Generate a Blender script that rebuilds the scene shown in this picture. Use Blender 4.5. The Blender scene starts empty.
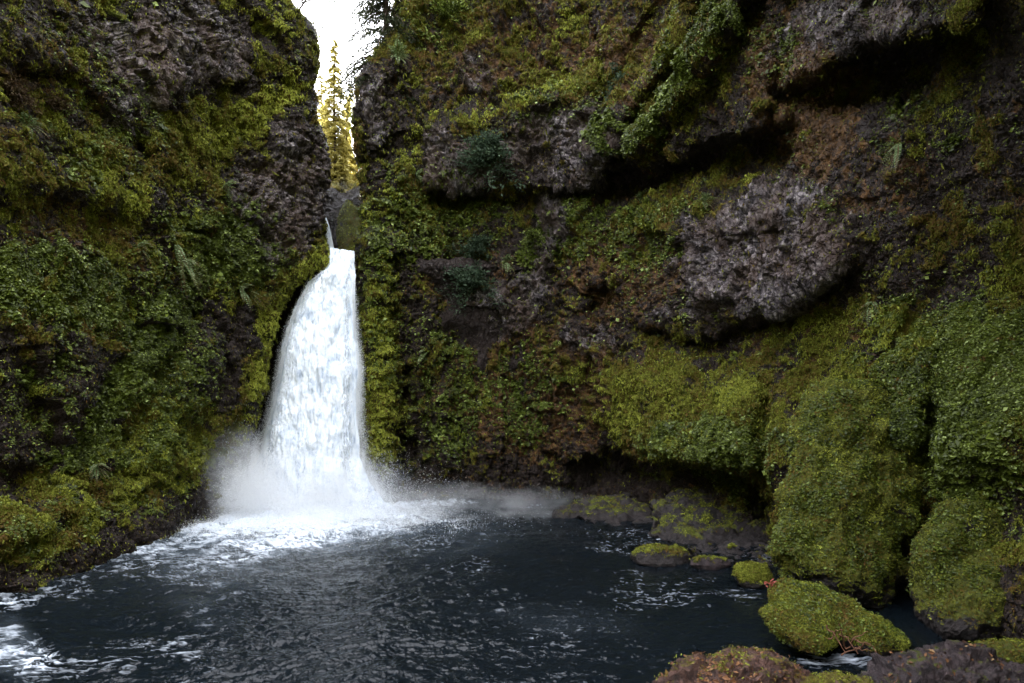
import bpy, bmesh, math, random
import numpy as np
from mathutils import Vector

random.seed(7)
RNG = np.random.default_rng(11)
F, CH, HY, CX = 600.0, 6.0, 435.0, 512.0      # focal length (px), eye height above the pool, horizon row, centre column
scene = bpy.context.scene
COL = scene.collection


def P3(px, py, Y):
    px, py, Y = np.broadcast_arrays(np.asarray(px, float), np.asarray(py, float), np.asarray(Y, float))
    return np.stack([(px - CX) / F * Y, Y, CH + (HY - py) / F * Y], -1)


# ------------------------------------------------------------------ noise
_perm = np.random.default_rng(3).permutation(256)
_perm = np.concatenate([_perm, _perm, _perm]).astype(np.int32)
_g = np.random.default_rng(5).normal(size=(256, 3))
_g = (_g / np.linalg.norm(_g, axis=1)[:, None]).astype(np.float32)


def noise(P, scale=1.0, seed=0):
    p = (np.asarray(P, np.float32) * np.float32(scale)).reshape(-1, 3) + np.float32(seed * 17.31)
    i = np.floor(p).astype(np.int32)
    f = p - i
    i &= 255
    u = f * f * f * (f * (f * 6 - 15) + 10)
    out = np.zeros(len(p), np.float32)
    for dx in (0, 1):
        hx = _perm[(i[:, 0] + dx) & 255]
        wx = u[:, 0] if dx else 1 - u[:, 0]
        for dy in (0, 1):
            hy = _perm[hx + ((i[:, 1] + dy) & 255)]
            wy = u[:, 1] if dy else 1 - u[:, 1]
            for dz in (0, 1):
                h = _perm[hy + ((i[:, 2] + dz) & 255)]
                wz = u[:, 2] if dz else 1 - u[:, 2]
                g = _g[h]
                d = g[:, 0] * (f[:, 0] - dx) + g[:, 1] * (f[:, 1] - dy) + g[:, 2] * (f[:, 2] - dz)
                out += d * wx * wy * wz
    return (out * 1.6).reshape(np.asarray(P).shape[:-1])


def fbm(P, scale=1.0, oct=4, seed=0, gain=0.5, kind='n'):
    t = 0
    a = 1.0
    tot = 0
    for k in range(oct):
        n = noise(P, scale * 2.03 ** k, seed + k * 1.7)
        if kind == 'b':
            n = np.abs(n) * 2 - 0.5
        elif kind == 'r':
            n = 1 - np.abs(n) * 2.4
        t = t + n * a
        tot += a
        a *= gain
    return t / tot


def worley(P, scale, seed=0):
    p = np.asarray(P, float).reshape(-1, 3) * scale
    i = np.floor(p).astype(int)
    best = np.full(len(p), 9.0)
    val = np.zeros(len(p))
    for dx in (-1, 0, 1):
        for dy in (-1, 0, 1):
            for dz in (-1, 0, 1):
                c = i + (dx, dy, dz)
                h = _perm[_perm[_perm[(c[:, 0] + seed) & 255] + (c[:, 1] & 255)] + (c[:, 2] & 255)]
                o = c + np.stack([_perm[h], _perm[h + 57], _perm[h + 113]], -1) / 256.0
                d = np.linalg.norm(p - o, axis=1)
                m = d < best
                best = np.where(m, d, best)
                # a tilted facet per cell
                pl = ((p - o) * _g[h & 255]).sum(1) * 0.8 + h / 255.0 - 0.5
                val = np.where(m, pl, val)
    return val.reshape(np.asarray(P).shape[:-1])


def sstep(a, b, x):
    t = np.clip((x - a) / (b - a), 0, 1)
    return t * t * (3 - 2 * t)


def paint(px, py, blobs):
    r = np.zeros(px.shape)
    for cx, cy, rx, ry, rot, amp in blobs:
        c, s = math.cos(math.radians(rot)), math.sin(math.radians(rot))
        dx, dy = px - cx, py - cy
        u, v = (dx * c + dy * s) / rx, (-dx * s + dy * c) / ry
        r += amp * sstep(1.35, 0.55, np.sqrt(u * u + v * v))
    return r


def polyd(px, py, pts):
    d = np.full(px.shape, 1e9)
    for (x0, y0), (x1, y1) in zip(pts[:-1], pts[1:]):
        ex, ey = x1 - x0, y1 - y0
        t = np.clip(((px - x0) * ex + (py - y0) * ey) / (ex * ex + ey * ey), 0, 1)
        d = np.minimum(d, np.hypot(px - x0 - t * ex, py - y0 - t * ey))
    return d


def ledge(px, py, pts, A, La, B, Lb, w=2.5, fade=25):
    xs = [p[0] for p in pts]
    yl = np.interp(px, xs, [p[1] for p in pts])
    d = py - yl
    win = sstep(xs[0] - fade, xs[0] + fade, px) * sstep(xs[-1] + fade, xs[-1] - fade, px)
    s = 1 / (1 + np.exp(-np.clip(d / w, -30, 30)))
    return win * ((1 - s) * (-A) * np.exp(np.minimum(d, 0) / La) + s * B * np.exp(-np.maximum(d, 0) / Lb))


# ------------------------------------------------------------------ objects
def tag(o, label=None, cat=None, group=None, kind=None):
    if label: o['label'] = label
    if cat: o['category'] = cat
    if group: o['group'] = group
    if kind: o['kind'] = kind
    return o


def mesh_obj(name, verts, faces, mat, parent=None, attrs=None, smooth=True):
    verts = np.ascontiguousarray(verts, np.float32).reshape(-1, 3)
    faces = np.ascontiguousarray(faces, np.int32)
    me = bpy.data.meshes.new(name)
    k = faces.shape[1]
    me.vertices.add(len(verts))
    me.vertices.foreach_set('co', verts.ravel())
    me.loops.add(faces.size)
    me.loops.foreach_set('vertex_index', faces.ravel())
    me.polygons.add(len(faces))
    me.polygons.foreach_set('loop_start', np.arange(0, faces.size, k, dtype=np.int32))
    me.polygons.foreach_set('loop_total', np.full(len(faces), k, np.int32))
    me.polygons.foreach_set('use_smooth', np.full(len(faces), smooth))
    me.update(calc_edges=True)
    for nm, arr in (attrs or {}).items():
        arr = np.asarray(arr, np.float32)
        if arr.ndim == 1:
            a = me.attributes.new(nm, 'FLOAT', 'POINT')
            a.data.foreach_set('value', arr)
        else:
            a = me.attributes.new(nm, 'FLOAT_COLOR', 'POINT')
            a.data.foreach_set('color', np.concatenate([arr, np.ones((len(arr), 1), np.float32)], 1).ravel())
    me.materials.append(mat)
    me.validate()
    o = bpy.data.objects.new(name, me)
    COL.objects.link(o)
    if parent: o.parent = parent
    return o


def grid_faces(H, W, wrap=False, flip=False):
    idx = np.arange(H * W).reshape(H, W)
    if wrap:
        idx = np.concatenate([idx, idx[:, :1]], 1)
    a, b, c, d = idx[:-1, :-1], idx[:-1, 1:], idx[1:, 1:], idx[1:, :-1]
    q = np.stack([a, b, c, d] if not flip else [a, d, c, b], -1)
    return q.reshape(-1, 4)


def grid_normals(P, wrap=False):
    if wrap:
        du = np.roll(P, -1, 1) - np.roll(P, 1, 1)
    else:
        du = np.gradient(P, axis=1)
    dv = np.gradient(P, axis=0)
    n = np.cross(dv, du)
    l = np.linalg.norm(n, axis=-1, keepdims=True)
    return n / np.maximum(l, 1e-9), l[..., 0]


def empty(name, loc=(0, 0, 0)):
    o = bpy.data.objects.new(name, None)
    o.location = loc
    o.empty_display_size = 0.3
    COL.objects.link(o)
    return o


# ------------------------------------------------------------------ materials
class NT:
    def __init__(s, name):
        s.m = bpy.data.materials.new(name)
        s.m.use_nodes = True
        s.t = s.m.node_tree
        s.t.nodes.clear()
        s.out = s.t.nodes.new('ShaderNodeOutputMaterial')
        s.geo = None

    def n(s, ty, **kw):
        nd = s.t.nodes.new(ty)
        for k, v in kw.items():
            setattr(nd, k, v)
        return nd

    def l(s, a, b):
        s.t.links.new(a, b)

    def pos(s, scale=(1, 1, 1)):
        if not s.geo:
            s.geo = s.n('ShaderNodeTexCoord')
        if scale == (1, 1, 1):
            return s.geo.outputs['Object']
        m = s.n('ShaderNodeMapping')
        m.inputs['Scale'].default_value = scale
        s.l(s.geo.outputs['Object'], m.inputs['Vector'])
        return m.outputs['Vector']

    def noise(s, scale, detail=4, rough=0.55, stretch=(1, 1, 1), dist=0.0):
        nd = s.n('ShaderNodeTexNoise')
        nd.inputs['Scale'].default_value = scale
        nd.inputs['Detail'].default_value = detail
        nd.inputs['Roughness'].default_value = rough
        nd.inputs['Distortion'].default_value = dist
        s.l(s.pos(stretch), nd.inputs['Vector'])
        return nd.outputs['Fac']

    def ramp(s, fac, stops):
        r = s.n('ShaderNodeValToRGB')
        els = r.color_ramp.elements
        while len(els) < len(stops):
            els.new(0.5)
        for e, (p, c) in zip(els, stops):
            e.position = p
            e.color = (c, c, c, 1) if not isinstance(c, tuple) else (*c, 1)
        s.l(fac, r.inputs['Fac'])
        return r.outputs['Color']

    def attr(s, name):
        a = s.n('ShaderNodeAttribute')
        a.attribute_name = name
        return a

    def mix(s, fac, a, b, mode='MIX'):
        m = s.n('ShaderNodeMix')
        m.data_type = 'RGBA'
        m.blend_type = mode
        for v, i in ((fac, 0), (a, 6), (b, 7)):
            if isinstance(v, (int, float)):
                m.inputs[i].default_value = v
            elif isinstance(v, tuple):
                m.inputs[i].default_value = (*v, 1)
            else:
                s.l(v, m.inputs[i])
        return m.outputs[2]

    def math(s, op, a, b=0.0, clamp=False):
        m = s.n('ShaderNodeMath')
        m.operation = op
        m.use_clamp = clamp
        for v, i in ((a, 0), (b, 1)):
            if isinstance(v, (int, float)):
                m.inputs[i].default_value = v
            else:
                s.l(v, m.inputs[i])
        return m.outputs[0]

    def bump(s, h, dist, strength=1.0, normal=None):
        b = s.n('ShaderNodeBump')
        b.inputs['Distance'].default_value = dist
        b.inputs['Strength'].default_value = strength
        s.l(h, b.inputs['Height'])
        if normal: s.l(normal, b.inputs['Normal'])
        return b.outputs['Normal']

    def principled(s, color, rough=0.8, normal=None, spec=0.3, **kw):
        p = s.n('ShaderNodeBsdfPrincipled')
        for v, k in ((color, 'Base Color'), (rough, 'Roughness'), (spec, 'Specular IOR Level')):
            if isinstance(v, (int, float)):
                p.inputs[k].default_value = v
            elif isinstance(v, tuple):
                p.inputs[k].default_value = (*v, 1)
            else:
                s.l(v, p.inputs[k])
        for k, v in kw.items():
            p.inputs[k.replace('_', ' ')].default_value = v
        if normal: s.l(normal, p.inputs['Normal'])
        return p.outputs[0]

    def done(s, shader, vol=False):
        s.l(shader, s.out.inputs['Volume' if vol else 'Surface'])
        return s.m


def mat_cliff():
    """Rock, soil and moss blended by the surface's own 'cover' attribute (moss, bare rock, rusty soil)."""
    t = NT('cliff_surface')
    sep = t.n('ShaderNodeSeparateColor')
    t.l(t.attr('cover').outputs['Color'], sep.inputs[0])
    big = t.noise(0.35, 3)
    mid = t.noise(2.2, 5, 0.65)
    fine = t.noise(9.0, 5, 0.7)
    soil = t.ramp(fine, [(0.3, (0.010, 0.007, 0.006)), (0.55, (0.032, 0.021, 0.017)), (0.75, (0.075, 0.048, 0.036))])
    rockn = t.noise(2.2, 8, 0.66, stretch=(1.2, 1.2, 0.8), dist=0.5)
    rock = t.ramp(rockn, [(0.3, (0.018, 0.015, 0.017)), (0.44, (0.085, 0.07, 0.078)), (0.54, (0.22, 0.185, 0.185)), (0.68, (0.46, 0.41, 0.40))])
    def cracks(scale, st, w):
        vo = t.n('ShaderNodeTexVoronoi'); vo.feature = 'DISTANCE_TO_EDGE'
        vo.inputs['Scale'].default_value = scale
        wn = t.n('ShaderNodeTexNoise'); wn.inputs['Scale'].default_value = 1.3; wn.inputs['Detail'].default_value = 4
        t.l(t.pos(), wn.inputs['Vector'])
        ad = t.n('ShaderNodeVectorMath'); ad.operation = 'MULTIPLY_ADD'
        t.l(wn.outputs['Color'], ad.inputs[0]); ad.inputs[1].default_value = (0.7, 0.7, 0.7); t.l(t.pos(st), ad.inputs[2])
        t.l(ad.outputs[0], vo.inputs['Vector'])
        return t.ramp(vo.outputs['Distance'], [(0.0, 0.0), (w, 1.0)])
    ck = t.math('MULTIPLY', cracks(0.9, (1.2, 1.2, 0.6), 0.10), cracks(2.6, (1.2, 1.2, 0.8), 0.09))
    rock = t.mix(t.ramp(ck, [(0.0, 0.75), (0.6, 0.0)]), rock, (0.015, 0.011, 0.011))
    rock = t.mix(t.ramp(big, [(0.42, 0.0), (0.60, 0.65)]), rock, (0.10, 0.06, 0.042))
    rust = t.ramp(mid, [(0.3, (0.03, 0.016, 0.008)), (0.52, (0.10, 0.05, 0.018)), (0.72, (0.22, 0.11, 0.035))])
    mossa = t.ramp(fine, [(0.28, (0.018, 0.022, 0.003)), (0.5, (0.065, 0.075, 0.009)), (0.72, (0.15, 0.16, 0.02))])
    mossb = t.ramp(fine, [(0.28, (0.03, 0.022, 0.004)), (0.5, (0.12, 0.085, 0.012)), (0.72, (0.25, 0.19, 0.03))])
    moss = t.mix(t.ramp(t.noise(0.8, 4, 0.6), [(0.42, 0.0), (0.6, 1.0)]), mossa, mossb)
    jit = t.math('MULTIPLY', t.math('SUBTRACT', mid, 0.5), 1.5)
    jit2 = t.math('MULTIPLY', t.math('SUBTRACT', fine, 0.5), 1.0)
    j = t.math('ADD', jit, jit2)

    def edge(ch):
        return t.ramp(t.math('ADD', ch, j), [(0.40, 0.0), (0.60, 1.0)])
    c = t.mix(edge(sep.outputs[2]), soil, rust)
    c = t.mix(edge(sep.outputs[1]), c, rock)
    mm = edge(sep.outputs[0])
    c = t.mix(mm, c, moss)
    h = t.math('ADD', t.math('MULTIPLY', rockn, 0.6), t.math('ADD', t.math('MULTIPLY', fine, 0.5), mid))
    vf = t.noise(30.0, 4, 0.7)
    c = t.mix(0.5, c, t.mix(1.0, c, t.ramp(vf, [(0.35, 0.35), (0.65, 1.0)]), 'MULTIPLY'))
    nrm = t.bump(vf, 0.02, 0.6, t.bump(h, 0.16, 0.9))
    nrm = t.bump(t.mix(mm, ck, (1.0, 1.0, 1.0)), 0.25, 0.8, nrm)
    rough = t.ramp(mm, [(0.0, 0.55), (1.0, 0.9)])
    return t.done(t.principled(c, rough, nrm, spec=0.22))


def mat_rock(name, dark, light, scale=4.0, mossy=0.0, mosscol=((0.025, 0.03, 0.004), (0.11, 0.12, 0.014)), rough=0.6):
    t = NT(name)
    n1 = t.noise(scale, 7, 0.7, dist=0.4)
    n2 = t.noise(scale * 3.1, 5, 0.7)
    rock = t.ramp(n1, [(0.32, dark), (0.7, light)])
    m = t.ramp(n2, [(0.3, mosscol[0]), (0.7, mosscol[1])])
    a = t.attr('moss').outputs['Fac']
    fac = t.ramp(t.math('ADD', a, t.math('MULTIPLY', t.math('SUBTRACT', n1, 0.5), 1.4)), [(0.42, 0.0), (0.58, 1.0)])
    c = t.mix(fac, rock, m)
    n3 = t.noise(scale * 9, 4, 0.75)
    rockb = t.mix(1.0, rock, t.ramp(n3, [(0.35, 0.25), (0.6, 1.6)]), 'MULTIPLY')
    c = t.mix(fac, rockb, m)
    nrm = t.bump(n3, 0.03, 0.9, t.bump(t.math('ADD', n1, t.math('MULTIPLY', n2, 0.4)), 0.14, 1.0))
    r = t.ramp(fac, [(0, rough), (1, 0.9)])
    return t.done(t.principled(c, r, nrm, spec=0.3))


def mat_leaf(name, stops, transl=0.35, rough=0.55):
    t = NT(name)
    c = t.ramp(t.attr('tint').outputs['Fac'], stops)
    p = t.principled(c, rough, spec=0.25)
    tr = t.n('ShaderNodeBsdfTranslucent')
    t.l(c, tr.inputs['Color'])
    mx = t.n('ShaderNodeMixShader')
    mx.inputs[0].default_value = transl
    t.l(p, mx.inputs[1])
    t.l(tr.outputs[0], mx.inputs[2])
    return t.done(mx.outputs[0])


def mat_bark(name, a, b):
    t = NT(name)
    n = t.noise(3.0, 5, 0.7, stretch=(4, 4, 0.6))
    return t.done(t.principled(t.ramp(n, [(0.35, a), (0.7, b)]), 0.9, t.bump(n, 0.05, 0.8), spec=0.15))


def mat_water():
    t = NT('pool_water')
    foam = t.attr('foam').outputs['Fac']
    n = t.noise(5.0, 5, 0.7, dist=0.5)
    f = t.ramp(t.math('ADD', foam, t.math('MULTIPLY', t.math('SUBTRACT', n, 0.5), 0.45)), [(0.20, 0.0), (0.45, 0.25), (0.95, 1.0)])
    nrm = t.bump(t.noise(3.0, 4, 0.6), 0.10, 0.6)
    body = t.ramp(t.attr('aerated').outputs['Fac'], [(0.0, (0.003, 0.005, 0.007)), (1.0, (0.09, 0.11, 0.13))])
    w = t.principled(body, 0.2, nrm, spec=0.19)
    t.t.nodes[-1]
    fo = t.principled((0.58, 0.63, 0.70), 0.7, nrm, spec=0.2)
    mx = t.n('ShaderNodeMixShader')
    t.l(f, mx.inputs[0]); t.l(w, mx.inputs[1]); t.l(fo, mx.inputs[2])
    return t.done(mx.outputs[0])


def mat_fall(veil=False):
    t = NT('falling_water_veil' if veil else 'falling_water')
    streak = t.noise(3.0, 6, 0.7, stretch=(1.6, 1.6, 0.16), dist=0.15)
    clump = t.noise(1.1, 5, 0.6, stretch=(1, 1, 0.7))
    s = t.math('ADD', t.math('MULTIPLY', streak, 0.6), t.math('MULTIPLY', clump, 0.5))
    c = t.ramp(s, [(0.38, (0.34, 0.41, 0.53)), (0.49, (0.62, 0.68, 0.77)), (0.60, (0.78, 0.82, 0.87))])
    p = t.principled(c, 0.7, t.bump(s, 0.22, 0.6), spec=0.1)
    tr = t.n('ShaderNodeBsdfTransparent')
    mx = t.n('ShaderNodeMixShader')
    e = t.attr('cover').outputs['Fac']
    fs = t.noise(3.5, 5, 0.7, stretch=(1.6, 1.6, 0.22), dist=0.2)
    k = t.ramp(t.math('ADD', e, t.math('MULTIPLY', t.math('SUBTRACT', fs, 0.5), 1.6)), [(0.35, 0.0), (0.7, 1.0)])
    t.l(k, mx.inputs[0]); t.l(tr.outputs[0], mx.inputs[1]); t.l(p, mx.inputs[2])
    return t.done(mx.outputs[0])


def mat_mist(name, density, nscale=0.35, thr=(0.4, 0.7), stretch=(1, 1, 1), power=1.5, floor=0.0):
    """Spray: a volume whose density fades out with the distance from the body's own centre."""
    t = NT(name)
    tc = t.n('ShaderNodeTexCoord')
    ln = t.n('ShaderNodeVectorMath'); ln.operation = 'LENGTH'
    t.l(tc.outputs['Object'], ln.inputs[0])
    fall = t.math('POWER', t.math('SUBTRACT', 1.0, ln.outputs['Value'], True), power)
    gp = t.n('ShaderNodeNewGeometry')
    mp = t.n('ShaderNodeMapping'); mp.inputs['Scale'].default_value = stretch
    t.l(gp.outputs['Position'], mp.inputs['Vector'])
    nz = t.n('ShaderNodeTexNoise')
    nz.inputs['Scale'].default_value = nscale
    nz.inputs['Detail'].default_value = 3
    nz.inputs['Distortion'].default_value = 0.6
    t.l(mp.outputs[0], nz.inputs['Vector'])
    k = t.ramp(nz.outputs['Fac'], [(thr[0], floor), (thr[1], 1.0)])
    d = t.math('MULTIPLY', t.math('MULTIPLY', fall, k), density)
    v = t.n('ShaderNodeVolumePrincipled')
    v.inputs['Color'].default_value = (0.985, 0.99, 1.0, 1)
    v.inputs['Anisotropy'].default_value = 0.0
    t.l(d, v.inputs['Density'])
    return t.done(v.outputs[0], vol=True)


M_CLIFF = mat_cliff()
M_LEAF = mat_leaf('broad_leaf', [(0.0, (0.018, 0.028, 0.006)), (0.45, (0.075, 0.096, 0.010)), (0.8, (0.17, 0.22, 0.035)), (1.0, (0.42, 0.50, 0.18))], 0.25, 0.4)
M_TUFT = mat_leaf('moss_tuft', [(0.0, (0.10, 0.045, 0.016)), (0.3, (0.12, 0.075, 0.014)), (0.62, (0.115, 0.125, 0.012)), (1.0, (0.28, 0.30, 0.04))], 0.25, 0.85)
M_TUFTDARK = mat_leaf('dry_tuft', [(0.0, (0.03, 0.018, 0.010)), (0.5, (0.07, 0.04, 0.02)), (1.0, (0.13, 0.10, 0.05))], 0.2, 0.9)
M_BOULDER = mat_rock('mossy_boulder_surface', (0.006, 0.005, 0.005), (0.035, 0.026, 0.024), 3.0)
M_WETROCK = mat_rock('wet_dark_rock', (0.007, 0.005, 0.006), (0.075, 0.052, 0.052), 5.0, rough=0.35)
M_REDROCK = mat_rock('reddish_wet_rock', (0.014, 0.008, 0.007), (0.15, 0.075, 0.055), 5.0, rough=0.45, mosscol=((0.04, 0.03, 0.004), (0.16, 0.13, 0.02)))
M_BED = mat_rock('river_bed', (0.02, 0.016, 0.012), (0.06, 0.045, 0.035), 1.0)
M_FERN = mat_leaf('fern_frond', [(0.0, (0.06, 0.09, 0.025)), (0.5, (0.14, 0.20, 0.07)), (1.0, (0.34, 0.42, 0.22))])
M_SHRUB = mat_leaf('blue_green_shrub_leaf', [(0.0, (0.025, 0.04, 0.022)), (0.6, (0.06, 0.095, 0.055)), (1.0, (0.12, 0.17, 0.10))])
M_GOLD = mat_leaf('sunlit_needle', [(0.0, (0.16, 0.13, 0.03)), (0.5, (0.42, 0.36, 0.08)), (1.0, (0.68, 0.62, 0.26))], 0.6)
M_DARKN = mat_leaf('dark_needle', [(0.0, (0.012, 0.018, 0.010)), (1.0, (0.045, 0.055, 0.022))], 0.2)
M_BARK = mat_bark('bark', (0.02, 0.014, 0.01), (0.08, 0.055, 0.04))
M_TWIG = mat_bark('twig_bark', (0.08, 0.035, 0.02), (0.26, 0.13, 0.08))
M_LITTER = mat_leaf('dead_leaf', [(0.0, (0.03, 0.014, 0.008)), (0.6, (0.13, 0.055, 0.022)), (0.9, (0.17, 0.08, 0.03)), (1.0, (0.22, 0.15, 0.07))], 0.1, 0.7)
M_REDLEAF = mat_leaf('red_leaf', [(0.0, (0.30, 0.05, 0.04)), (1.0, (0.50, 0.16, 0.12))])


# ------------------------------------------------------------------ scattered leaf faces
def leaf_mesh(pos, nrm, size, aspect=1.0, tint=None, fold=0.25, upright=None):
    """One folded leaf (two triangles sharing the midrib) per point."""
    n = len(pos)
    nrm = nrm / np.linalg.norm(nrm, axis=1)[:, None]
    r = RNG.normal(size=(n, 3)) if upright is None else upright + RNG.normal(size=(n, 3)) * 0.25
    a = r - (r * nrm).sum(1)[:, None] * nrm
    a /= np.maximum(np.linalg.norm(a, axis=1)[:, None], 1e-6)
    b = np.cross(nrm, a)
    s = size[:, None]
    v = np.stack([pos - a * s * 0.5, pos + b * s * 0.5 * aspect + nrm * s * fold * 0.5,
                  pos + a * s * 0.55, pos - b * s * 0.5 * aspect + nrm * s * fold * 0.5], 1).reshape(-1, 3)
    i = np.arange(n)[:, None] * 4
    faces = np.concatenate([i + np.array([[0, 1, 2]]), i + np.array([[0, 2, 3]])], 0)
    if tint is None:
        tint = RNG.random(n)
    return v, faces, np.repeat(tint, 4)


def scatter(P, N, area, dens, n, lift=0.05, jitter=0.5):
    w = (dens * area).ravel()
    w = np.maximum(w, 0)
    idx = RNG.choice(len(w), size=n, p=w / w.sum())
    p = P.reshape(-1, 3)[idx]
    nn = N.reshape(-1, 3)[idx]
    j = RNG.normal(size=p.shape) * np.sqrt(area.ravel()[idx])[:, None] * jitter
    j -= (j * nn).sum(1)[:, None] * nn
    return p + j + nn * lift * RNG.random((n, 1)) * 2, nn, idx


# ------------------------------------------------------------------ cliffs
def surf(px, py, Y, wrap=False):
    P = P3(px, py, Y)
    N, _ = grid_normals(P, wrap)
    return P, N


def make_cliff(side):
    rows = np.concatenate([np.arange(-330, -12, 7.0), np.arange(-12, 655, 0.95)])
    H = len(rows)
    if side == 'L':
        er = [(-330, 150), (-120, 235), (-30, 280), (0, 290), (14, 303), (30, 314), (50, 318), (72, 316), (92, 315), (120, 320), (150, 325), (180, 328),
              (212, 325), (250, 327), (262, 323), (275, 304), (298, 284), (325, 275), (361, 268), (415, 256), (440, 251), (500, 244), (655, 240)]
        edge = np.interp(rows, [a for a, b in er], [b for a, b in er])
        s = np.concatenate([np.linspace(-1500, -260, 40)[:-1], np.linspace(-260, -12, 70)[:-1], np.linspace(-12, 335, 385)])
        s0, s1 = -12, 335
    else:
        er = [(-330, 520), (-120, 430), (-30, 402), (0, 396), (30, 392), (50, 378), (75, 363), (105, 354), (130, 350), (150, 351), (165, 358), (185, 360), (205, 363),
              (225, 362), (250, 355), (262, 357), (330, 357), (361, 363), (395, 363), (456, 361), (480, 364), (655, 366)]
        edge = np.interp(rows, [a for a, b in er], [b for a, b in er])
        s = np.concatenate([np.linspace(350, 1034, 740), np.linspace(1034, 1300, 60)[1:], np.linspace(1300, 2600, 40)[1:]])
        s0, s1 = 350, 1034
    S, PY = np.meshgrid(s, rows)
    E = edge[:, None]
    nz = fbm(np.stack([S * 0 + (3 if side == 'L' else 9), PY, PY * 0], -1), 0.05, 4, 8) * 7
    E = E + nz * (1 if side == 'L' else 0.8)
    if side == 'L':
        PX = np.where(S > s0, s0 + (S - s0) / (s1 - s0) * (E - s0), S)
        de = np.maximum(E - PX, 0)
    else:
        PX = np.where(S < s1, E + (S - s0) / (s1 - s0) * (s1 - E), S)
        de = np.maximum(PX - E, 0)
    # irregular picture of the features: warp the coordinates in which they are drawn
    q = np.stack([PX, PY, PX * 0], -1)
    wx = PX + fbm(q, 0.012, 4, 2) * 34
    wy = PY + fbm(q, 0.012, 4, 5) * 30
    sx = PX + fbm(q, 0.03, 3, 12) * 6
    sy = PY + fbm(q, 0.03, 4, 15) * 7
    if side == 'L':
        k = [(-1500, 6.5), (-400, 14.5), (-200, 19), (0, 25.7), (70, 29.5), (160, 36), (220, 43), (270, 48), (330, 53)]
        Y = np.interp(PX, [a for a, b in k], [b for a, b in k])
        Y = Y * (1 + 0.10 * sstep(500, -300, PY))                       # leans back
        Y += 5.0 * (1 - np.sqrt(np.clip(1 - (1 - np.clip(de / 26, 0, 1)) ** 2, 0, 1)))
        Y += -3.0 * sstep(455, 560, sy + (PX - 60) * 0.12) * sstep(230, 120, PX)      # mossy toe
        Y += ledge(sx, sy, [(-200, 560), (0, 548), (60, 525), (110, 500), (170, 478)], 1.2, 14, 1.0, 20, 4)
        Y += ledge(sx, sy, [(-100, 470), (40, 468), (120, 470), (175, 462)], 0.8, 20, 1.2, 25, 5)
        Y += ledge(sx, sy, [(150, 100), (200, 75), (260, 70), (300, 60)], 1.0, 20, 1.0, 30, 6)
        Y += ledge(sx, sy, [(-50, 60), (60, 60), (130, 130), (200, 200)], 1.0, 25, 0.8, 30, 6)
        Y += ledge(sx, sy, [(-100, 200), (40, 190), (150, 215), (230, 260)], 1.2, 30, 1.5, 50, 8)
        for pts, wd, dp in (([(170, 60), (178, 90)], 5, 0.8), ([(150, 290), (100, 400), (80, 450)], 10, 1.2), ([(200, 300), (150, 390), (120, 440)], 9, 1.3),
                            ([(235, 300), (215, 380), (190, 450)], 9, 0.9), ([(60, 330), (30, 420)], 9, 0.8), ([(240, 60), (275, 130)], 6, 0.8),
                            ([(120, 20), (150, 100), (140, 160)], 8, 0.9), ([(300, 120), (290, 240)], 6, 0.7)):
            Y += dp * np.exp(-(polyd(sx, sy, pts) / wd) ** 2)
        Y += -1.6 * np.exp(-(polyd(PX, PY, [(325, 262), (296, 292), (275, 330), (262, 390), (250, 440)]) / 14) ** 2)
    else:
        k = [(340, 51), (365, 51.5), (400, 54), (450, 56.5), (560, 56), (620, 50), (700, 41), (800, 32.5), (900, 26.5), (1024, 22), (1150, 17.5), (1300, 13.5), (2600, 5)]
        Y = np.interp(PX, [a for a, b in k], [b for a, b in k])
        lean = sstep(560, 360, PX) * 0.10 - 0.22 * sstep(640, 980, PX) - 0.16 * sstep(960, 1400, PX)  # right end tipped further out beyond the view, to darken the boulders
        Y = Y * (1 + lean * sstep(430, -200, PY))
        Y *= 1 - 0.42 * sstep(20, -300, PY) * sstep(560, 900, PX)      # unseen rock roof above the view, added to shade the lower right
        Y += 6.0 * (1 - np.sqrt(np.clip(1 - (1 - np.clip(de / 20, 0, 1)) ** 2, 0, 1)))
        # big overhang with its dark recess
        Y += ledge(sx, sy, [(425, 190), (500, 194), (560, 193), (600, 187), (650, 166), (700, 152), (740, 138), (790, 120)], 1.6, 60, 3.0, 26, 2.2, 12)
        Y += 3.2 * sstep(560, 640, sx) * sstep(830, 760, sx) * np.exp(-((sy - np.interp(sx, [560, 650, 700, 740, 800], [200, 182, 172, 165, 150])) / 22) ** 2)
        Y += ledge(sx, sy, [(780, 88), (820, 76), (850, 55), (890, 40), (940, 34), (985, 25)], 1.8, 50, 3.6, 45, 2.2, 14)
        Y += 3.0 * paint(sx, sy, [(880, 85, 62, 30, -12, 1)])
        # grey face with a dark undercut
        Y += -2.0 * paint(sx, sy, [(760, 255, 110, 62, -10, 1)])
        Y += ledge(sx, sy, [(640, 322), (690, 334), (730, 330), (770, 320), (800, 302), (850, 268)], 0.8, 40, 3.0, 14, 1.8, 18)
        Y += ledge(sx, sy, [(595, 232), (660, 240), (740, 238), (800, 215)], 0.7, 16, 0.9, 30, 4)
        # mossy banks
        Y += -3.2 * sstep(335, 470, sy) * sstep(590, 680, PX)
        Y += -1.8 * paint(sx, sy, [(680, 415, 88, 52, 5, 1), (752, 436, 40, 52, 0, 0.7)])
        Y += -1.6 * paint(sx, sy, [(960, 390, 110, 80, 0, 1)])
        Y += 0.9 * np.exp(-(polyd(sx, sy, [(712, 385), (716, 440), (722, 470)]) / 5) ** 2)
        # cave at the foot of the bank
        Y += ledge(sx, sy, [(575, 462), (610, 458), (650, 462), (700, 460), (735, 462), (775, 490)], 0.6, 20, 6.5, 60, 2.5, 14)
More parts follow.
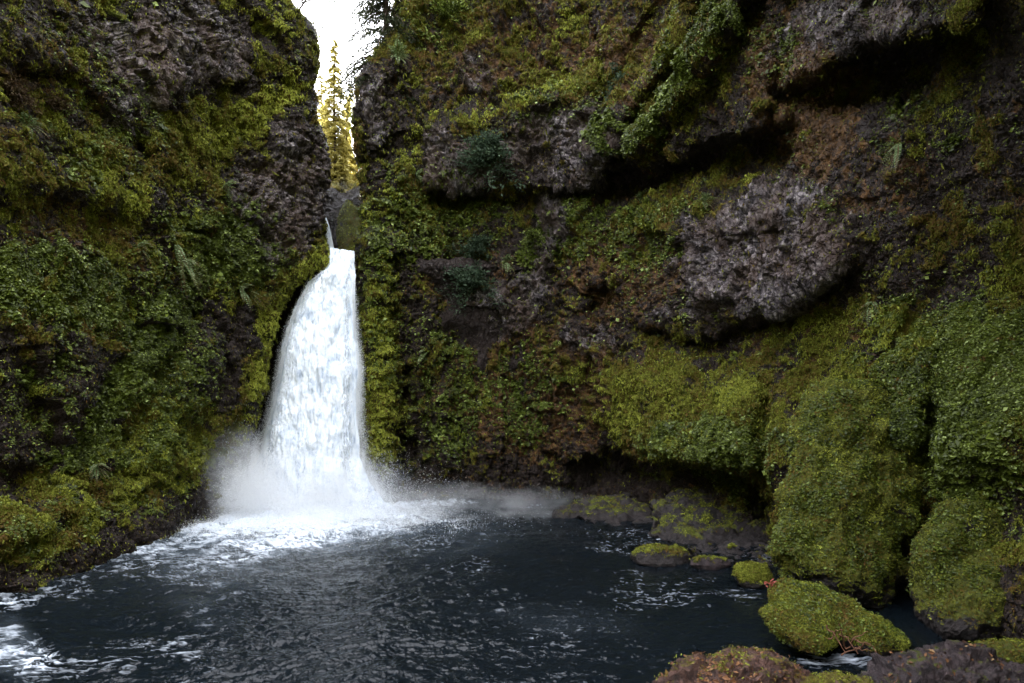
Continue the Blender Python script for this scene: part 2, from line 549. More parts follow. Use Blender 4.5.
        Y += ledge(sx, sy, [(428, 128), (480, 112), (540, 98), (600, 66)], -1.0, 8, -1.6, 40, 3)
        Y += ledge(sx, sy, [(365, 150), (400, 135), (430, 130)], 1.2, 20, 0.5, 30, 4)
        Y += ledge(sx, sy, [(560, 205), (570, 300), (640, 300)], 0.0, 20, 0.0, 30, 4)
        # ribs and gullies
        for pts, wd, dp in (([(600, 150), (640, 95), (690, 20), (705, -40)], 8, -2.4), ([(640, 140), (690, 80), (745, -10), (770, -60)], 11, -3.0),
                            ([(620, 150), (665, 85), (715, 10)], 7, 1.8), ([(596, 130), (625, 70), (660, 0)], 7, 1.6), ([(765, 150), (778, 90), (790, 20), (798, -30)], 6, 1.4),
                            ([(407, 370), (409, 430), (406, 482)], 4.0, 4.0), ([(368, 140), (366, 165), (372, 200)], 4, 1.6), ([(768, 392), (766, 450), (760, 530)], 9, 3.5), ([(928, 410), (918, 500), (912, 600)], 8, 2.2),
                            ([(440, 230), (470, 330)], 16, 0.9), ([(594, 285), (598, 330), (580, 440)], 6, 0.9), ([(500, 350), (490, 470)], 12, -0.8),
                            ([(430, 330), (440, 470)], 12, -0.8), ([(545, 340), (560, 470)], 14, -0.7), ([(530, 440), (575, 480)], 6, 0.8), ([(598, 40), (612, 150)], 5, 0.9),
                            ([(380, 250), (376, 470)], 12, -0.9)):
            Y += dp * np.exp(-(polyd(sx, sy, pts) / wd) ** 2)
        Y += 1.6 * paint(sx, sy, [(600, 297, 18, 14, 0, 1)])
        Y += -2.2 * sstep(475, 520, PY) * sstep(620, 560, PX) * sstep(400, 430, PX) * 0.4
        Y += -2.0 * sstep(500, 620, PY) * sstep(880, 940, PX)
    # cover painted by region (which material lies where)
    if side == 'L':
        rock = paint(wx, wy, [(100, 190, 40, 18, 30, .35), (20, 230, 30, 16, 0, .3), (115, 40, 22, 60, -40, .8), (180, 45, 62, 48, 10, .9), (125, 105, 34, 36, 30, .6), (285, 195, 42, 75, 8, .85), (262, 90, 40, 20, -30, .3), (40, 30, 28, 14, 10, .45), (60, 60, 30, 10, 20, .4), (238, 240, 26, 24, 0, .5), (305, 60, 10, 30, 0, .3)])
        moss = 0.46 + paint(wx, wy, [(60, 170, 80, 60, 0, .2), (250, 120, 60, 22, -35, .5), (225, 50, 50, 14, 25, .3), (200, 150, 40, 60, 30, .3), (50, 520, 120, 40, -12, .3), (160, 440, 50, 50, 0, .4), (270, 330, 16, 120, 25, .6),
                                   (290, 262, 40, 20, -30, .5), (60, 400, 60, 55, 0, -.7), (130, 345, 18, 60, 30, -.6), (165, 330, 16, 60, 30, -.5), (225, 360, 34, 55, 25, -.65), (190, 45, 60, 40, 10, -.35), (10, 440, 60, 40, 0, -.5), (288, 190, 34, 60, 10, -.25)])
        rust = paint(wx, wy, [(60, 80, 90, 60, 0, .4), (150, 250, 100, 50, 0, .3), (60, 230, 80, 30, 0, .3)])
        leaf = 0.08 + paint(wx, wy, [(60, 290, 90, 46, 5, .9), (160, 330, 26, 90, 30, .9), (115, 400, 22, 80, 30, .9), (45, 390, 40, 60, 0, .22), (170, 400, 30, 70, 30, .5), (110, 130, 60, 60, 0, .3), (200, 250, 60, 40, 0, .5), (120, 455, 80, 20, 0, .4), (190, 45, 60, 50, 0, -.2), (90, 520, 120, 30, -12, .2), (240, 250, 50, 40, 0, .5), (285, 190, 30, 60, 0, -.2), (225, 360, 34, 55, 25, -.18)])
        wl = 540 + (60 - PX) * 0.25
        damp = sstep(-14, 8, PY + fbm(q, 0.02, 3, 9) * 26 - np.interp(PX, [-300, 0, 60, 110, 160, 185, 215, 250], [632, 574, 560, 534, 510, 490, 464, 440]))
    else:
        rock = paint(wx, wy, [(485, 80, 18, 24, 0, .7), (455, 160, 34, 26, 0, .8), (530, 150, 60, 30, 0, .75), (592, 150, 28, 44, 10, .95), (548, 240, 20, 62, 5, 1.2), (515, 310, 38, 32, -20, .8), (440, 150, 18, 30, 0, .5), (760, 262, 100, 58, -10, 1.1), (860, 15, 70, 26, -12, .7), (790, 70, 40, 50, 0, .4), (820, 200, 50, 30, 0, .5), (372, 110, 22, 36, 0, .7), (590, 345, 40, 22, 0, .5), (700, 320, 60, 10, 0, .5)])
        moss = 0.40 + paint(wx, wy, [(450, 40, 80, 40, 0, .3), (380, 400, 22, 100, 0, .6), (410, 200, 50, 40, 0, .3), (560, 90, 70, 20, -20, .4), (680, 60, 36, 80, 35, .3), (685, 412, 90, 48, 5, .8), (750, 440, 40, 50, 0, .7), (850, 345, 100, 32, -15, .35), (700, 222, 70, 14, 0, .5), (960, 240, 80, 60, 0, .1),
                                   (760, 270, 90, 40, -8, -.5), (880, 160, 90, 60, 0, -.4), (540, 430, 70, 50, 0, -.25), (520, 290, 40, 50, 0, -.35), (620, 300, 60, 40, 0, -.25), (590, 160, 28, 36, 0, -.3), (970, 400, 90, 80, 0, .3), (860, 30, 80, 40, 0, -.3), (650, 170, 120, 16, -20, -.5)])
        rust = 0.15 + paint(wx, wy, [(540, 390, 100, 70, 0, .5), (800, 90, 60, 80, 0, .7), (650, 60, 60, 60, 0, .4), (520, 60, 120, 50, 0, .4), (620, 270, 60, 60, 0, .4), (470, 280, 40, 40, 0, .5), (840, 350, 100, 40, 0, .3), (870, 170, 80, 60, 0, .3)])
        leaf = 0.08 + paint(wx, wy, [(430, 220, 70, 55, 0, .75), (535, 250, 16, 26, 0, 1.0), (580, 230, 24, 40, 0, .7), (640, 240, 40, 30, 0, .6), (450, 400, 40, 70, 0, .55), (530, 400, 34, 50, 0, .5), (385, 330, 24, 90, 0, .4), (700, 62, 13, 110, 37, 1.1), (648, 84, 11, 90, 33, .9), (640, 130, 30, 26, 0, .6), (650, 215, 60, 10, 0, .5), (930, 120, 40, 40, 0, .4),
                                   (700, 445, 60, 26, 0, .8), (750, 450, 36, 46, 0, .9), (970, 400, 100, 110, 0, 1.2), (440, 20, 60, 30, 0, .4), (560, 110, 60, 30, 0, .4), (760, 262, 80, 50, 0, -.22), (880, 110, 60, 60, 0, -.1), (560, 165, 40, 26, 0, -.15), (780, 50, 30, 50, 0, .3), (650, 405, 60, 30, 0, -.1)])
        damp = sstep(-10, 8, PY + fbm(q, 0.02, 3, 9) * 22 - np.interp(PX, [340, 400, 450, 520, 600, 700, 760, 2000], [476, 474, 468, 462, 470, 476, 540, 700]))
    rock, rust = np.clip(rock, 0, 1.1), np.clip(rust, 0, 1)
    moss = np.clip(moss * (1 - 0.65 * np.clip(rock, 0, 1)), 0, 1) * (1 - damp)
    rock = rock * (1 - damp * 0.7)
    P, N = surf(PX, PY, Y)
    if side == 'L' and N[H // 2, 400, 0] < 0: N = -N
    if side == 'R' and N[H // 2, 300, 1] > 0: N = -N
    # true 3-D relief: big lumps, pillows of moss, broken strata in bare rock
    depthscale = np.clip(Y / 45, 0.35, 1.2)
    lum = fbm(P, 0.16, 3, 21)
    pil = fbm(P * np.array([1, 1, 1.35]), 0.95, 4, 31, 0.62, 'b')
    cell = fbm(P, 3.0, 2, 37, 0.5, 'b')
    rk = fbm(P * np.array([1, 1, 1.25]), 0.5, 4, 41, 0.55, 'r') * 0.8 + worley(P * np.array([1.1, 1.1, 0.8]), 0.8, 3) * 0.45
    blk = worley(P * np.array([1, 1, 0.85]) + fbm(P, 0.3, 3, 43)[..., None] * 0.8, 0.15, 7) + 0.35 * worley(P * np.array([1, 1, 0.7]), 0.42, 11)
    patch = fbm(P, 0.45, 4, 51, 0.6)
    steep = np.clip(1.0 - np.abs(np.gradient(Y, axis=0)) * 0.25, 0.35, 1)
    crag = fbm(P * np.array([1, 1, 1.4]), 0.28, 4, 45, 0.6, 'r')
    colm = fbm(P * np.array([1, 1, 0.16]), 0.7, 4, 46, 0.55, 'b') * (0.5 if side == 'L' else 0.5 + 0.6 * sstep(300, 360, PY) * sstep(640, 560, PX))
    disp = lum * 0.5 * depthscale + colm * 0.8 * depthscale + blk * 0.95 * depthscale * (0.15 + 0.85 * sstep(0, 40, de)) + (crag * 0.5 + pil * (0.42 + 0.3 * moss) + cell * 0.12) * depthscale + rk * 1.0 * np.clip(rock, 0, 1) * depthscale
    fadeE = sstep(0, 8, de)
    P = P + N * (disp * steep * (0.35 + 0.65 * fadeE))[..., None]
    mossf = moss + patch * 1.15 * (1 - 0.5 * np.clip(rock, 0, 1)) - 0.12 * np.clip(rock, 0, 1) + (pil - 0.1) * 0.9
    rockf = rock * 0.92 - patch * 0.75 - 0.06
    rustf = rust + fbm(P, 0.8, 3, 61) * 0.6
    # closing sheets: the wall turns back into the gorge and away over the top
    nb = 26
    bk = np.linspace(0, 1, nb + 1)[1:] ** 1.6 * 55
    if side == 'L':
        pe = P[:, -1:, :]
        ext = pe + bk[None, :, None] * np.array([-0.62, 1.0, 0])
        P = np.concatenate([P, ext], 1)
    else:
        pe = P[:, :1, :]
        ext = pe + bk[None, ::-1, None] * np.array([-0.10, 1.0, 0])
        P = np.concatenate([ext, P], 1)

    def pad(a, v=0.3):
        e = np.full((a.shape[0], nb), v)
        return np.concatenate([a, e] if side == 'L' else [e, a], 1)
    A = [pad(np.clip(a, -0.5, 1.5), v) for a, v in ((mossf, 0.5), (rockf, 0.4), (rustf, 0.2))]
    leafd = pad(np.clip(leaf * (1 - damp), 0, 2), 0.0)
    mossd = pad(np.clip(mossf - 0.5 * np.clip(rock, 0, 1), 0, 1), 0.0)
    PXp, PYp = pad(PX, -9999), np.concatenate([PY, PY[:, :nb]], 1)
    nt = 8
    tk = np.linspace(0, 1, nt + 1)[1:][::-1] * 60
    top = P[:1] + tk[:, None, None] * np.array([0, 0.7, 0.3]) + np.array([-0.5 if side == 'L' else 0.5, 0, 0]) * tk[:, None, None]
    P = np.concatenate([top, P], 0)
    A = [np.concatenate([np.repeat(a[:1], nt, 0), a], 0) for a in A]
    leafd, mossd, PXp, PYp = [np.concatenate([np.repeat(a[:1] * 0, nt, 0), a], 0) for a in (leafd, mossd, PXp, PYp)]
    N, area = grid_normals(P)
    hh, ww = P.shape[:2]
    mid_n = N[60:-20, 60:700].mean((0, 1))
    if (side == 'L' and mid_n[0] < 0) or (side == 'R' and mid_n[1] > 0): N = -N
    o = mesh_obj('cliff', P, grid_faces(hh, ww), M_CLIFF, attrs={'cover': np.stack([a.ravel() for a in A], 1)})
    vis = ((PXp > -60) & (PXp < 1080) & (PYp > -40)).astype(float)
    # leaves hugging the wall
    view = P - np.array([0, 0, CH])
    view /= np.linalg.norm(view, axis=-1, keepdims=True)
    facing = sstep(-0.05, 0.35, -(N * view).sum(-1))
    pn = fbm(P, 0.9, 3, 71)
    pn2 = fbm(P, 3.2, 2, 75)
    dens = vis * facing * np.clip(leafd, 0.0, 1.6) * (0.04 + sstep(0.0, 0.42, leafd * 0.42 + pn * 0.8 + pn2 * 0.6 - 0.15)) / np.maximum(P[..., 1], 5) ** 2
    dens *= sstep(-0.35, 0.15, N[..., 2] + 0.25 * leafd)
    n = 230000 if side == 'L' else 400000
    p, nn, idx = scatter(P, N, area, dens, n, 0.08)
    dist = p[:, 1]
    size = (0.018 + 0.0023 * dist) * RNG.lognormal(0, 0.35, n) * (1 + 0.7 * sstep(0.1, 0.35, fbm(p, 0.4, 2, 83)))
    on = nn * 0.6 + np.array([0, -0.25, 0.55]) + RNG.normal(size=(n, 3)) * 0.38
    tint = np.clip(0.20 + 0.35 * fbm(p, 0.5, 3, 81) + 0.22 * RNG.exponential(1.0, n), 0, 0.9)
    v, fcs, tt = leaf_mesh(p, on, size, 0.85, tint)
    lv = mesh_obj('leafy_ground_cover', v, fcs, M_LEAF, attrs={'tint': tt}, smooth=False)
    # moss tufts
    dens = vis * facing * (0.03 + sstep(0.35, 0.7, mossd)) / np.maximum(P[..., 1], 5) ** 2 * (0.35 + sstep(-0.3, 0.3, N[..., 2]))
    n2 = 210000 if side == 'L' else 330000
    p, nn, idx = scatter(P, N, area, dens, n2, 0.05)
    size = (0.02 + 0.0024 * p[:, 1]) * RNG.lognormal(0, 0.4, n2)
    on = nn * 0.9 + RNG.normal(size=(n2, 3)) * 0.55 + np.array([0, 0, 0.3])
    lpx, lpy = PXp.ravel()[idx], PYp.ravel()[idx]
    if side == 'L':
        lush = paint(lpx, lpy, [(285, 300, 16, 60, 38, .5), (258, 390, 13, 70, 8, .5), (160, 450, 60, 40, 0, .2), (260, 110, 60, 24, -35, .3), (260, 20, 30, 30, 0, .3), (310, 265, 22, 14, -40, .4)])
    else:
        lush = paint(lpx, lpy, [(376, 390, 16, 90, 0, .5), (385, 230, 26, 50, 0, .25), (690, 410, 90, 45, 5, .25), (500, 108, 80, 10, -15, .35), (870, 350, 60, 40, 0, .15), (860, 300, 60, 90, 0, .05), (400, 140, 30, 20, 0, .3)])
    tint = np.clip((0.60 if side == 'L' else 0.53) + 0.7 * fbm(p, 0.35, 3, 91) + lush + RNG.normal(size=n2) * 0.16, 0, 1)
    longer = RNG.random(n2) < 0.05 * sstep(-0.1, 0.3, fbm(p, 0.3, 2, 97)) + 0.02
    size = np.where(longer, size * 2.1, size)
    v, fcs, tt = leaf_mesh(p, on, size, np.where(longer, 0.16, 0.45)[:, None], tint, upright=np.array([0, 0, -1.0]))
    tf = mesh_obj('moss', v, fcs, M_TUFT, attrs={'tint': tt}, smooth=False)
    return o, lv, tf, (P, N, PXp, PYp)


cl, lvl, tfl, GL = make_cliff('L')
tag(cl, 'steep mossy cliff left of the waterfall with a grey bare patch near the top', 'cliff', kind='structure')
tag(lvl, 'small green leaves covering the left cliff in hanging bands', 'ground cover', kind='stuff')
tag(tfl, 'olive and yellow moss growing on the left cliff', 'moss', kind='stuff')
cr, lvr, tfr, GR = make_cliff('R')
tag(cr, 'dark overhanging cliff right of the waterfall with ledges and a grey rock face', 'cliff', kind='structure')
tag(lvr, 'small green leaves covering the right cliff below and above the overhang', 'ground cover', kind='stuff')
tag(tfr, 'olive and rusty moss growing on the right cliff', 'moss', kind='stuff')


def on_cliff(G, px, py):
    """The cliff point that stands at a given direction from the viewpoint."""
    P, N, A, B = G
    d = (A - px) ** 2 + (B - py) ** 2
    i = np.unravel_index(np.argmin(d), d.shape)
    return P[i], N[i]


# ------------------------------------------------------------------ headwall behind the falls and the ground of the upper gorge
prof = [(-4, 57.5), (0, 57.5), (12, 57), (20, 56.2), (21.6, 55.5), (22.2, 56.5), (22.4, 60), (22.8, 65), (25, 66.5), (30, 67.5), (33, 69), (36, 75), (41, 86), (48, 104), (50, 120), (40, 150), (-20, 230)]
tz = np.linspace(0, len(prof) - 1, 420)
pz = np.interp(tz, range(len(prof)), [a for a, b in prof])
pyy = np.interp(tz, range(len(prof)), [b for a, b in prof])
xs = np.linspace(-42, 12, 260)
X, _ = np.meshgrid(xs, tz)
HW = np.stack([X + (pyy[:, None] - 57) * -0.05, pyy[:, None] + 0 * X, pz[:, None] + 0 * X], -1)
cxv = -16 - (HW[..., 1] - 57) * 0.26
HW[..., 2] += np.where(HW[..., 1] > 66, np.minimum(np.abs(HW[..., 0] - cxv), 12) * 0.45, 0) * sstep(25, 34, HW[..., 2])
nn_, _a = grid_normals(HW)
if nn_[60, 100, 1] > 0: nn_ = -nn_
HW = HW + nn_ * (fbm(HW, 0.3, 5, 5)[..., None] * 1.6 + fbm(HW, 1.2, 3, 6, 0.5, 'b')[..., None] * 0.3)
cov = np.stack([np.clip(sstep(34, 40, HW[..., 2]), 0, 1).ravel() * 0.9 + 0.12, np.full(X.size, 0.25), np.full(X.size, 0.1)], 1)
hw = mesh_obj('headwall', HW, grid_faces(*X.shape), M_CLIFF, attrs={'cover': cov})
tag(hw, 'dark wet rock wall behind the waterfall, rising into the narrow gorge above', 'cliff', kind='structure')

# ------------------------------------------------------------------ rocks with a measured outline
def outline_rock(name, rows, Y, thick, mat, label, cat='boulder', seed=0, amp=0.35, sc=0.7, moss=0.8, mossdir=0.5, nrow=150, ncol=240, leaves=0, tufts=0, litter=0, group=None, pil=0.15, sharp=False, facet=0.0, bare=0.45, leafsize=1.0):
    """Closed body; rows = (row, left, right); Y = depth at the top and at the bottom row."""
    ry = [r[0] for r in rows]
    t = (1 - np.cos(np.linspace(0, math.pi, nrow))) / 2
    py = ry[0] + (ry[-1] - ry[0]) * t
    L = np.interp(py, ry, [r[1] for r in rows])
    R = np.interp(py, ry, [r[2] for r in rows])
    cx, hw_ = (L + R) / 2, (R - L) / 2
    hw_ = hw_ * np.clip(np.sqrt(np.clip(1 - (2 * t - 1) ** 8, 0, 1)), 0.0, 1)
    th = np.linspace(0, 2 * math.pi, ncol, endpoint=False)
    ct, st = np.cos(th), np.sin(th)
    sq = 0.8
    ct2 = np.sign(ct) * np.abs(ct) ** sq
    st2 = np.sign(st) * np.abs(st) ** sq
    Yb = Y[0] + (Y[1] - Y[0]) * t
    wr = (hw_ / hw_.max())
    YY = Yb[:, None] - st2[None, :] * thick * np.sqrt(wr)[:, None] * np.where(st2 > 0, 1.0, 0.45)[None, :]
    PXr = cx[:, None] + ct2[None, :] * hw_[:, None]
    hn = fbm(np.stack([PXr, py[:, None] + 0 * PXr, st2[None, :] * 30 + 0 * PXr], -1), 0.02, 4, seed + 40) * 0.22
    PXr = cx[:, None] + (PXr - cx[:, None]) * (1 + hn)
    P = P3(PXr, py[:, None] + 0 * PXr, YY)
    N, _ = grid_normals(P, True)
    c = P.reshape(-1, 3).mean(0)
    if ((P - c) * N).sum() < 0: N = -N
    d = fbm(P, sc, 5, seed, 0.5) * amp + fbm(P, sc * 3.2, 4, seed + 4, 0.55, 'b') * pil
    if facet:
        d = d + (fbm(P * np.array([1, 1, 0.8]), 0.30, 3, seed + 2, 0.5, 'r') * 0.55 + fbm(P, 0.9, 4, seed + 3, 0.6, 'r') * 0.30) * facet * 0.8
    if sharp:
        Pw = P + fbm(P, 1.5, 3, seed)[..., None] * 0.15
        d = d + worley(Pw * np.array([1, 1, 1.5]), sc * 1.6, seed) * amp * 0.8 + worley(Pw * np.array([1, 1, 1.4]), sc * 4.5, seed + 1) * amp * 0.4 + fbm(P, 7, 3, seed) * 0.03
    d = d - d.mean() - 0.1 * facet
    d = d * np.sqrt(wr)[:, None]
    P = P + N * d[..., None]
    N, area = grid_normals(P, True)
    if ((P - c) * N).sum() < 0: N = -N
    ms = np.clip(moss + (N[..., 2] - mossdir) * 0.6 + fbm(P, sc * 2.5, 4, seed + 7, 0.6) * 1.3, -0.5, 1.5)
    ms -= sstep(bare, 0.0, P[..., 2]) * 1.1
    base = np.array([c[0], c[1], P[..., 2].min()])
    loc = P - base
    V = np.concatenate([loc.reshape(-1, 3), [loc[0].mean(0), loc[-1].mean(0)]])
    q = grid_faces(nrow, ncol, wrap=True)
    tri = []
    n0 = nrow * ncol
    for j in range(ncol):
        tri.append((n0, (j + 1) % ncol, j, j))
        b = (nrow - 1) * ncol
        tri.append((n0 + 1, b + j, b + (j + 1) % ncol, b + (j + 1) % ncol))
    mo = np.concatenate([ms.ravel(), [ms[0].mean(), ms[-1].mean()]])
    me_faces = q
    o = mesh_obj(name, V[:n0], me_faces, mat, attrs={'moss': mo[:n0]})
    bm = bmesh.new(); bm.from_mesh(o.data)
    bmesh.ops.holes_fill(bm, edges=[e for e in bm.edges if e.is_boundary], sides=0)
    bmesh.ops.recalc_face_normals(bm, faces=bm.faces)
    bm.to_mesh(o.data); bm.free()
    o.location = base
    tag(o, label, cat, group)
    view = P - np.array([0, 0, CH]); view /= np.linalg.norm(view, axis=-1, keepdims=True)
    facing = sstep(-0.1, 0.3, -(N * view).sum(-1))
    if leaves:
        dn = facing * sstep(-0.25, 0.35, fbm(P, 0.9, 3, seed + 20) + 0.25 * fbm(P, 3.5, 2, seed + 21)) * sstep(0.25, 0.55, ms)
        p, nv, _i = scatter(P, N, area, dn, leaves, 0.05)
        size = (0.014 + 0.0026 * p[:, 1]) * RNG.lognormal(0, 0.3, leaves) * leafsize
        on = nv * 0.7 + np.array([0, -0.2, 0.5]) + RNG.normal(size=(leaves, 3)) * 0.35
        v, fc, tt = leaf_mesh(p - base, on, size, 0.85, np.clip(0.14 + 0.22 * RNG.exponential(1.0, leaves) + fbm(p, 0.8, 2, 5) * 0.3, 0, 0.72))
        tag(mesh_obj('leaf_cover', v, fc, M_LEAF, o, attrs={'tint': tt}, smooth=False), kind='stuff')
    if tufts:
        dn = facing * sstep(0.15, 0.5, ms)
        p, nv, _i = scatter(P, N, area, dn, tufts, 0.03)
        size = (0.015 + 0.0026 * p[:, 1]) * RNG.lognormal(0, 0.35, tufts)
        on = nv + RNG.normal(size=(tufts, 3)) * 0.5
        v, fc, tt = leaf_mesh(p - base, on, size, 0.45, np.clip(0.62 + RNG.normal(size=tufts) * 0.15 + fbm(p, 0.8, 3, 6) * 0.6, 0, 1))
        tag(mesh_obj('moss_cover', v, fc, M_TUFT, o, attrs={'tint': tt}, smooth=False), kind='stuff')
    if litter:
        p, nv, _i = scatter(P, N, area, facing * sstep(0.1, 0.6, N[..., 2]) * sstep(-0.15, 0.3, fbm(P, 1.5, 3, seed + 30)), litter, 0.02)
        v, fc, tt = leaf_mesh(p - base, nv + RNG.normal(size=(litter, 3)) * 0.45, 0.055 * RNG.lognormal(0, 0.4, litter), 0.6)
        tag(mesh_obj('leaf_litter', v, fc, M_LITTER, o, attrs={'tint': tt}, smooth=False), kind='stuff')
    return o


outline_rock('boulder', [(378, 850, 872), (384, 815, 900), (400, 796, 916), (430, 788, 926), (470, 784, 929), (500, 778, 925), (530, 771, 918), (555, 771, 910), (575, 776, 905), (592, 800, 903), (606, 842, 901), (618, 868, 896)],
             (26.0, 21.8), 2.4, M_BOULDER, 'giant moss covered boulder, tallest one, beside the low mossy rock', seed=3, amp=0.4, sc=0.35, moss=1.0, mossdir=0.0, nrow=420, ncol=620, leaves=15000, tufts=26000, pil=0.16, facet=1.3, bare=1.6)
outline_rock('boulder', [(484, 985, 1035), (492, 955, 1075), (510, 930, 1100), (540, 920, 1110), (580, 916, 1105), (610, 918, 1090), (635, 935, 1060), (650, 960, 1040)],
             (22.2, 18.4), 1.9, M_BOULDER, 'leafy mossy boulder at the right edge, behind the wet dark rock', seed=8, amp=0.4, sc=0.4, moss=0.9, mossdir=0.1, nrow=360, ncol=480, leaves=12000, tufts=16000, pil=0.16, facet=1.2, bare=1.0)
outline_rock('mossy_rock', [(578, 775, 790), (584, 768, 815), (595, 766, 838), (606, 770, 862), (618, 790, 880), (630, 815, 898), (642, 835, 908), (652, 850, 905), (662, 860, 890)],
             (19.0, 16.6), 1.1, M_BOULDER, 'long low mossy rock sloping to the stream below the giant boulder', 'rock', seed=13, amp=0.22, sc=0.7, moss=0.95, mossdir=0.2, nrow=200, ncol=340, leaves=2600, tufts=11000, pil=0.10, facet=0.5)
outline_rock('mossy_rock', [(604, 766, 785), (610, 757, 806), (622, 762, 830), (634, 775, 838), (644, 790, 838), (654, 806, 830)],
             (17.2, 16.0), 0.7, M_BOULDER, 'smaller rounded mossy rock leaning on the front of the long low one', 'rock', seed=17, amp=0.14, sc=0.9, moss=0.95, mossdir=0.2, nrow=150, ncol=220, leaves=700, tufts=5000, pil=0.07, facet=0.35)
outline_rock('mossy_rock', [(562, 742, 756), (566, 735, 766), (575, 733, 770), (584, 738, 772), (590, 745, 770)],
             (24.6, 24.0), 0.7, M_BOULDER, 'small bright green mossy rock in the water left of the giant boulder', 'rock', seed=19, amp=0.12, sc=1.2, moss=0.9, mossdir=0.2, nrow=90, ncol=130, tufts=2500, pil=0.05)
outline_rock('mossy_rock', [(545, 645, 668), (549, 634, 682), (556, 630, 690), (564, 634, 690), (570, 645, 684)],
             (29.5, 28.6), 1.2, M_BOULDER, 'flat half submerged rock with a mossy top, alone in the pool', 'rock', seed=23, amp=0.22, sc=1.0, moss=0.25, mossdir=0.5, nrow=90, ncol=130, tufts=1500, pil=0.06)
outline_rock('mossy_rock', [(540, 735, 762), (544, 705, 790), (549, 680, 800), (556, 668, 805), (564, 700, 805), (572, 745, 800)],
             (34.0, 27.5), 1.0, M_BOULDER, 'wide low mossy shelf rock between the cave and the giant boulder', 'rock', seed=29, amp=0.5, sc=0.8, moss=0.5, mossdir=0.45, facet=1.3, nrow=150, ncol=220, tufts=3000, pil=0.12)
outline_rock('mossy_rock', [(486, 690, 715), (493, 672, 740), (506, 655, 764), (522, 650, 774), (536, 652, 776), (550, 668, 776)],
             (42.5, 33.0), 1.2, M_BOULDER, 'steep mossy rock standing inside the dark cave', 'rock', seed=31, amp=0.9, sc=0.5, moss=0.2, mossdir=0.35, facet=1.3, nrow=150, ncol=220, tufts=2200, pil=0.15)
outline_rock('mossy_rock', [(494, 610, 640), (498, 590, 668), (504, 572, 684), (510, 562, 692), (518, 560, 698), (530, 610, 696), (536, 640, 680)],
             (50.0, 38.5), 1.3, M_BOULDER, 'broad sloping mossy rock at the left mouth of the cave', 'rock', seed=37, amp=1.0, sc=0.45, moss=0.12, mossdir=0.4, facet=1.3, nrow=150, ncol=220, tufts=1500, pil=0.15)
outline_rock('wet_rock', [(556, 700, 716), (559, 690, 726), (565, 688, 730), (572, 700, 724)],
             (27.5, 27.2), 0.5, M_WETROCK, 'low wet rock with a trace of moss between two mossy rocks', 'rock', seed=41, amp=0.1, sc=1.4, moss=0.35, mossdir=0.5, nrow=60, ncol=90, tufts=300, pil=0.04)
# foreground
outline_rock('foreground_rock', [(647, 722, 736), (650, 712, 750), (656, 700, 780), (662, 688, 794), (668, 678, 800), (676, 668, 808), (684, 658, 815), (720, 620, 830), (780, 600, 850), (830, 600, 850)],
             (11.6, 10.0), 1.5, M_REDROCK, 'reddish brown craggy rock with dry moss at the bottom edge', 'rock', seed=43, amp=0.30, sc=1.1, moss=0.12, mossdir=0.5, nrow=300, ncol=420, litter=2600, tufts=2600, pil=0.06, sharp=True)
outline_rock('foreground_rock', [(673, 822, 845), (676, 808, 862), (682, 800, 872), (692, 796, 880), (740, 790, 890), (810, 800, 890)],
             (11.0, 10.2), 0.9, M_REDROCK, 'small flat mossy rock between the two foreground rocks', 'rock', seed=47, amp=0.16, sc=1.4, moss=0.7, mossdir=0.4, nrow=160, ncol=240, tufts=4500, pil=0.06, sharp=True)
outline_rock('foreground_rock', [(644, 945, 970), (647, 925, 985), (653, 908, 1000), (660, 897, 1010), (668, 886, 1024), (678, 874, 1040), (700, 860, 1060), (760, 850, 1080), (840, 860, 1080)],
             (12.0, 10.6), 1.5, M_WETROCK, 'dark purplish wet rock in the bottom right corner', 'rock', seed=53, amp=0.30, sc=1.1, moss=0.02, mossdir=0.5, nrow=300, ncol=420, litter=900, pil=0.10, sharp=True)
outline_rock('foreground_rock', [(641, 972, 1060), (644, 960, 1090), (650, 955, 1110), (665, 960, 1120), (700, 970, 1120), (730, 980, 1110)],
             (14.6, 14.0), 1.0, M_BOULDER, 'green mossy slab behind the dark wet corner rock', 'rock', seed=59, amp=0.15, sc=1.0, moss=1.0, mossdir=0.1, nrow=160, ncol=240, tufts=4200, leaves=300, pil=0.08)
outline_rock('mossy_rock', [(200, 345, 350), (207, 341, 358), (220, 338, 363), (238, 337, 366), (254, 338, 368), (262, 342, 366)],
             (62.5, 61.5), 1.5, M_BOULDER, 'mossy chockstone wedged in the slot above the waterfall', 'boulder', seed=61, amp=0.35, sc=0.5, moss=0.8, mossdir=0.1, nrow=110, ncol=150, tufts=1500, pil=0.12)

# ------------------------------------------------------------------ pool
FOOT = np.array([(308 - CX) / F * 49, 48.0])
pyr = np.concatenate([np.linspace(484, 700, 470), np.linspace(700, 1000, 120)[1:], np.linspace(1000, 1500, 30)[1:]])
pxs = np.concatenate([np.linspace(-900, -20, 120), np.linspace(-20, 1044, 1100)[1:], np.linspace(1044, 1900, 120)[1:]])
WX, WY = np.meshgrid(pxs, pyr)
Yw = CH * F / (WY - HY)
W = np.stack([(WX - CX) / F * Yw, Yw, 0 * Yw], -1)
dx, dy = W[..., 0] - FOOT[0], W[..., 1] - FOOT[1]
r = np.hypot(dx * np.where(dx > 0, 1.15, 0.85), dy)
near = np.exp(-(r / 8.0) ** 2) + 0.35 * np.exp(-(r / 16.0) ** 2)
agit = 0.35 + 0.9 * np.exp(-(r / 24) ** 2)
ang = np.arctan2(dy, dx)
flow = np.stack([ang * 9, r * 1.25 + fbm(W, 0.12, 3, 3) * 5, 0 * r], -1)      # crests run round the foot of the fall
c1 = fbm(flow, 0.55, 4, 4, 0.55, 'r')
